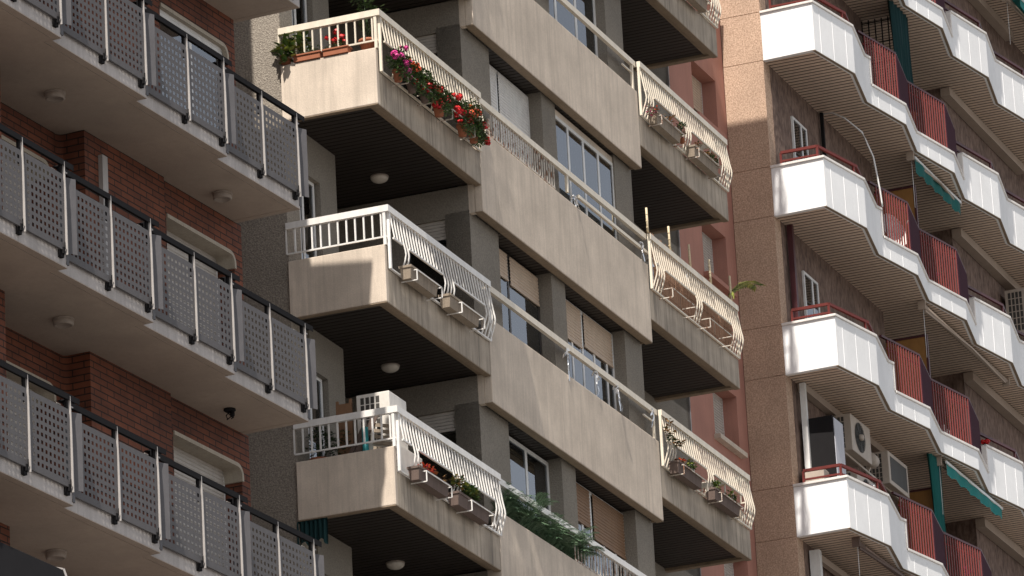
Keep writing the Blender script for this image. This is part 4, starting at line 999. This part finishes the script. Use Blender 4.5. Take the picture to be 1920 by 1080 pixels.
awning('closed awning with its cover beige and long, under the third white balcony', 91.3, 96.6, 26.98, Z3 - HH + .005, green=False)
awning('half open bright teal awning with scalloped edge under the fourth white balcony', 91.6, 95.2, 27.0, Z3 - 2 * HH + .005, .24, tilt=.14)
awning('closed dark awning arm under the lowest white corner, at the bottom edge', 86.05, 90.2, 26.95, Z3 - 3 * HH + .005, cas='trough_dark', green=False)
awning('teal awning crossing the top right corner of the picture', 98.9, 102.6, 26.95, Z3 + 2 * HH + .005, .2)
def drape(label, x0, x1, y, zt, zb, gather=.6, mat='teal'):
    m = MB(); n = 26; v = []; rows = 8
    for j in range(rows + 1):
        t_ = j / rows; k = 1 - (1 - gather) * math.sin(t_ * math.pi * .9) * .9
        for i in range(n + 1):
            s_ = i / n; cx = (x0 + x1) / 2; x = cx + (s_ - .5) * (x1 - x0) * k + .1 * t_ * (x1 - x0); v.append((x, y + .05 * math.sin(i * 1.35 + j * .15), zt + (zb - zt) * t_))
    m.add(v, [(j * (n + 1) + i, j * (n + 1) + i + 1, (j + 1) * (n + 1) + i + 1, (j + 1) * (n + 1) + i) for j in range(rows) for i in range(n)], True)
    single('sun_curtain', m, mat, label, 'curtain', 0, ((x0 + x1) / 2, y, zb))
drape('dark green gathered curtain hanging beside the grilled window, top of the white building', 90.85, 91.9, 27.02, Z3 + HH - .02, Z3 + HH - 1.9, .75, 'teal_dark')
drape('teal curtain hanging beside the half open awning', 91.2, 91.85, 27.05, Z3 - 2 * HH - .02, Z3 - 2 * HH - 2.1, .5, 'teal_mid')
z = Z3 - 3 * HH
ac_unit('large air conditioner mounted high beside the dark cabinet', 87.50, 27.34, z + 2.05, 1.1, .44, .68, mat='ac', group='air conditioners on the lowest white balcony')
ac_unit('louvred air conditioner hung right of the large one', 89.6, 27.34, z + 1.98, 1.15, .44, .62, mat='ac', group='air conditioners on the lowest white balcony', fan='panel')
ac_unit('low air conditioner just behind the red rail of the lowest white balcony', 87.35, 27.25, z + 1.1, 1.2, .4, .52, mat='ac', group='air conditioners on the lowest white balcony')
m = MB(); m.tube([(88.68, 27.42, z + 2.2), (88.9, 27.42, z + 2.2)], .13, 16); m.bar((87.5, 27.5, z + 2.02), (90.8, 27.5, z + 1.95), .04); m.bar((88.8, 27.5, z + 2.0), (88.8, 27.42, z + 2.15), .05)
single('wall_bracket', m, 'ac', 'pale round duct and brackets below the air conditioners', 'bracket', 0, (88.8, 27.42, z + 1.8))
t = thing('garden_cabinet', 'tall dark cabinet with a light grey front on the lowest white balcony', 'cabinet', 0, (86.3, 27.5, z + .15))
m = MB(); m.box(86.05, 86.62, 27.22, 27.74, z + .15, z + 2.28); part('body', m, 'panel_dark', t, .01)
m = MB(); m.box(86.09, 86.58, 27.205, 27.219, z + .3, z + 2.24); part('door', m, 'cabinet_grey', t)
m = MB(); m.box(85.75, 86.15, 27.35, 27.75, z + .2, z + 1.25); single('storage_box', m, 'ac', 'cream box behind the lowest red corner rail', 'box', 0, (86, 27.5, z + .2), bevel=.01)
m = MB(); m.tube([(86.3, 27.6, z + .6), (86.22, 27.45, z + 1.12), (86.2, 27.3, z + 1.2), (86.2, 27.1, z + 1.12), (86.2, 27.05, z + .7)], .02, 8); single('white_hose', m, 'frame', 'white curved hose behind the lowest red corner rail', 'hose', 0, (86.2, 27.3, z + .6))
m = MB()
for q in range(3): m.tube([(87.1 + .02 * math.sin(k * 2 + q), 26.9 + .03 * math.cos(k + q), z + 1.24 - .04 * k) for k in range(6)], .01, 5)
single('cloth_tie', m, 'curtain', 'white cloth strip knotted on the lowest red handrail', 'cloth', 0, (87.1, 26.9, z + 1.2))
z = Z3 - 2 * HH
m = MB(); m.box(86.35, 86.75, 27.3, 27.6, z + .3, z + 1.12)
for q in range(5): m.box(86.34, 86.349, 27.33 + q * .05, 27.36 + q * .05, z + .9, z + 1.08)
single('vented_box', m, 'ac', 'small vented white box behind the red rail of the middle white balcony', 'box', 0, (86.5, 27.45, z + .3), bevel=.008)
t = thing('satellite_dish', 'white round satellite dish behind the red bars under the amber divider', 'satellite dish', 0, (89.95, 27.05, Z3 - HH + .6))
m = MB(); c_ = Vector((89.95, 27.0, Z3 - HH + .98)); ax = Vector((-.35, -.9, .25)).normalized(); u_ = ax.cross(Vector((0, 0, 1))).normalized(); v_ = u_.cross(ax); v = [c_ - ax * .05]
for ring, dd in ((.12, -.045), (.24, -.03), (.34, 0), (.345, .01)): v += [c_ + ax * dd + (u_ * math.cos(a) + v_ * math.sin(a)) * ring for a in [2 * math.pi * k / 24 for k in range(24)]]
f = [(0, 1 + k, 1 + (k + 1) % 24) for k in range(24)]
for r_ in range(3): f += [(1 + r_ * 24 + k, 1 + (r_ + 1) * 24 + k, 1 + (r_ + 1) * 24 + (k + 1) % 24, 1 + r_ * 24 + (k + 1) % 24) for k in range(24)]
m.add([tuple(q) for q in v], f, True); part('reflector', m, 'white_metal', t)
m = MB(); m.bar(tuple(c_ - ax * .05), (89.95, 27.15, Z3 - HH + .4), .03); m.bar(tuple(c_ - v_ * .33), tuple(c_ + ax * .35), .015); part('mount_arm', m, 'post', t)
m = MB(); P_ = [(85.86, 27.5, Z3 - .03), (86.3, 27.1, Z3 - .5), (86.62, 27.0, Z3 - .85), (87.47, 27.0, Z3 - .72), (87.87, 27.0, Z3 - .80)]
pts = []
K_ = [(88.52, 27.76, Z3 - .02), (88.3, 27.5, Z3 - .12), (88.2, 27.25, Z3 - .3), (88.25, 26.95, Z3 - .62), (88.33, 26.8, Z3 - 1.1), (88.38, 26.74, Z3 - 1.7), (88.40, 26.72, Z3 - 2.05)]
for i in range(len(K_) - 1):
    for j in range(4): pts.append(tuple(Vector(K_[i]).lerp(Vector(K_[i + 1]), j / 4)))
m.tube(pts + [K_[-1]], .016, 6); single('hanging_cable', m, 'frame', 'white cable arching from the ceiling down to the second white parapet', 'cable', 0, (88.4, 26.8, Z3 - 2))
ac_unit('air conditioner at the right edge of the picture below the closed awning beam', 98.9, 27.0, Z3 - HH + 1.6, 1.3, .5, .95, mat='ac')
LG = 'plants behind the red bars'
potted('dry yellow flowered plant behind the red bars of the second balcony from top', 92.95, 27.1, Z3 + .35, .1, .15, [((0, -.05, .25), (.3, .08, .22), 110)], leafm='leaf_dry', L=.05, group=LG, cat='plant')
potted('green cloud of foliage poking over the red bars near the top curtain', 91.95, 27.1, Z3 + .8, .12, .2, [((0, 0, .45), (.22, .15, .16), 160)], leafm='leaf_dark', L=.05, group=LG, cat='plant')
potted('pale flowering plant behind the brightest red bars of the middle balcony', 92.9, 27.08, Z3 - HH + .35, .1, .15, [((0, -.05, .3), (.26, .07, .3), 120)], [(92.7, Z3 - HH + .95, .04, 'fl_magenta'), (93.1, Z3 - HH + .8, .035, 'fl_orange')], leafm='leaf_yellow', L=.05, group=LG, cat='plant')
potted('yellow green branching shrub behind the red bars of the fourth balcony', 92.85, 27.05, Z3 - 2 * HH + .35, .1, .15, [((0, -.05, .75), (.2, .08, .14), 90), ((.5, -.05, .3), (.12, .06, .2), 60), ((-.2, 0, .4), (.12, .06, .2), 40)], leafm='leaf_yellow', L=.06, group=LG, cat='plant')
potted('pink flowering plant behind the red bars at the bottom edge', 92.95, 27.05, Z3 - 3 * HH + .35, .1, .15, [((0, -.05, .45), (.2, .08, .2), 90)], [(92.9, Z3 - 3 * HH + 1.05, .06, 'fl_magenta'), (93.05, Z3 - 3 * HH + 1.1, .05, 'fl_magenta'), (92.8, Z3 - 3 * HH + 1.12, .04, 'fl_magenta')], leafm='leaf', L=.05, group=LG, cat='plant')
potted('bright red geranium on top of the tall parapet beside the maroon rail', 94.5, 26.95, Z3 - 2 * HH + .72, .07, .12, [((0, 0, .1), (.1, .07, .06), 40)], [(94.38, Z3 - 2 * HH + 1.02, .05, 'fl_red'), (94.5, Z3 - 2 * HH + 1.05, .06, 'fl_red'), (94.6, Z3 - 2 * HH + 1.07, .05, 'fl_red')], L=.05, cat='potted plant')
m = MB()
for q, h in ((92.0, .22), (92.12, .34), (92.25, .26), (92.37, .32)): m.box(q, q + .09, 26.98, 27.02, Z3 - 2 * HH + .42, Z3 - 2 * HH + .42 + h)
m.box(92.0, 92.46, 26.985, 27.015, Z3 - 2 * HH + .42, Z3 - 2 * HH + .5); single('white_fence_edging', m, 'white_metal', 'short white picket edging at the foot of the red bars', 'edging', 0, (92.2, 27, Z3 - 2 * HH + .42))
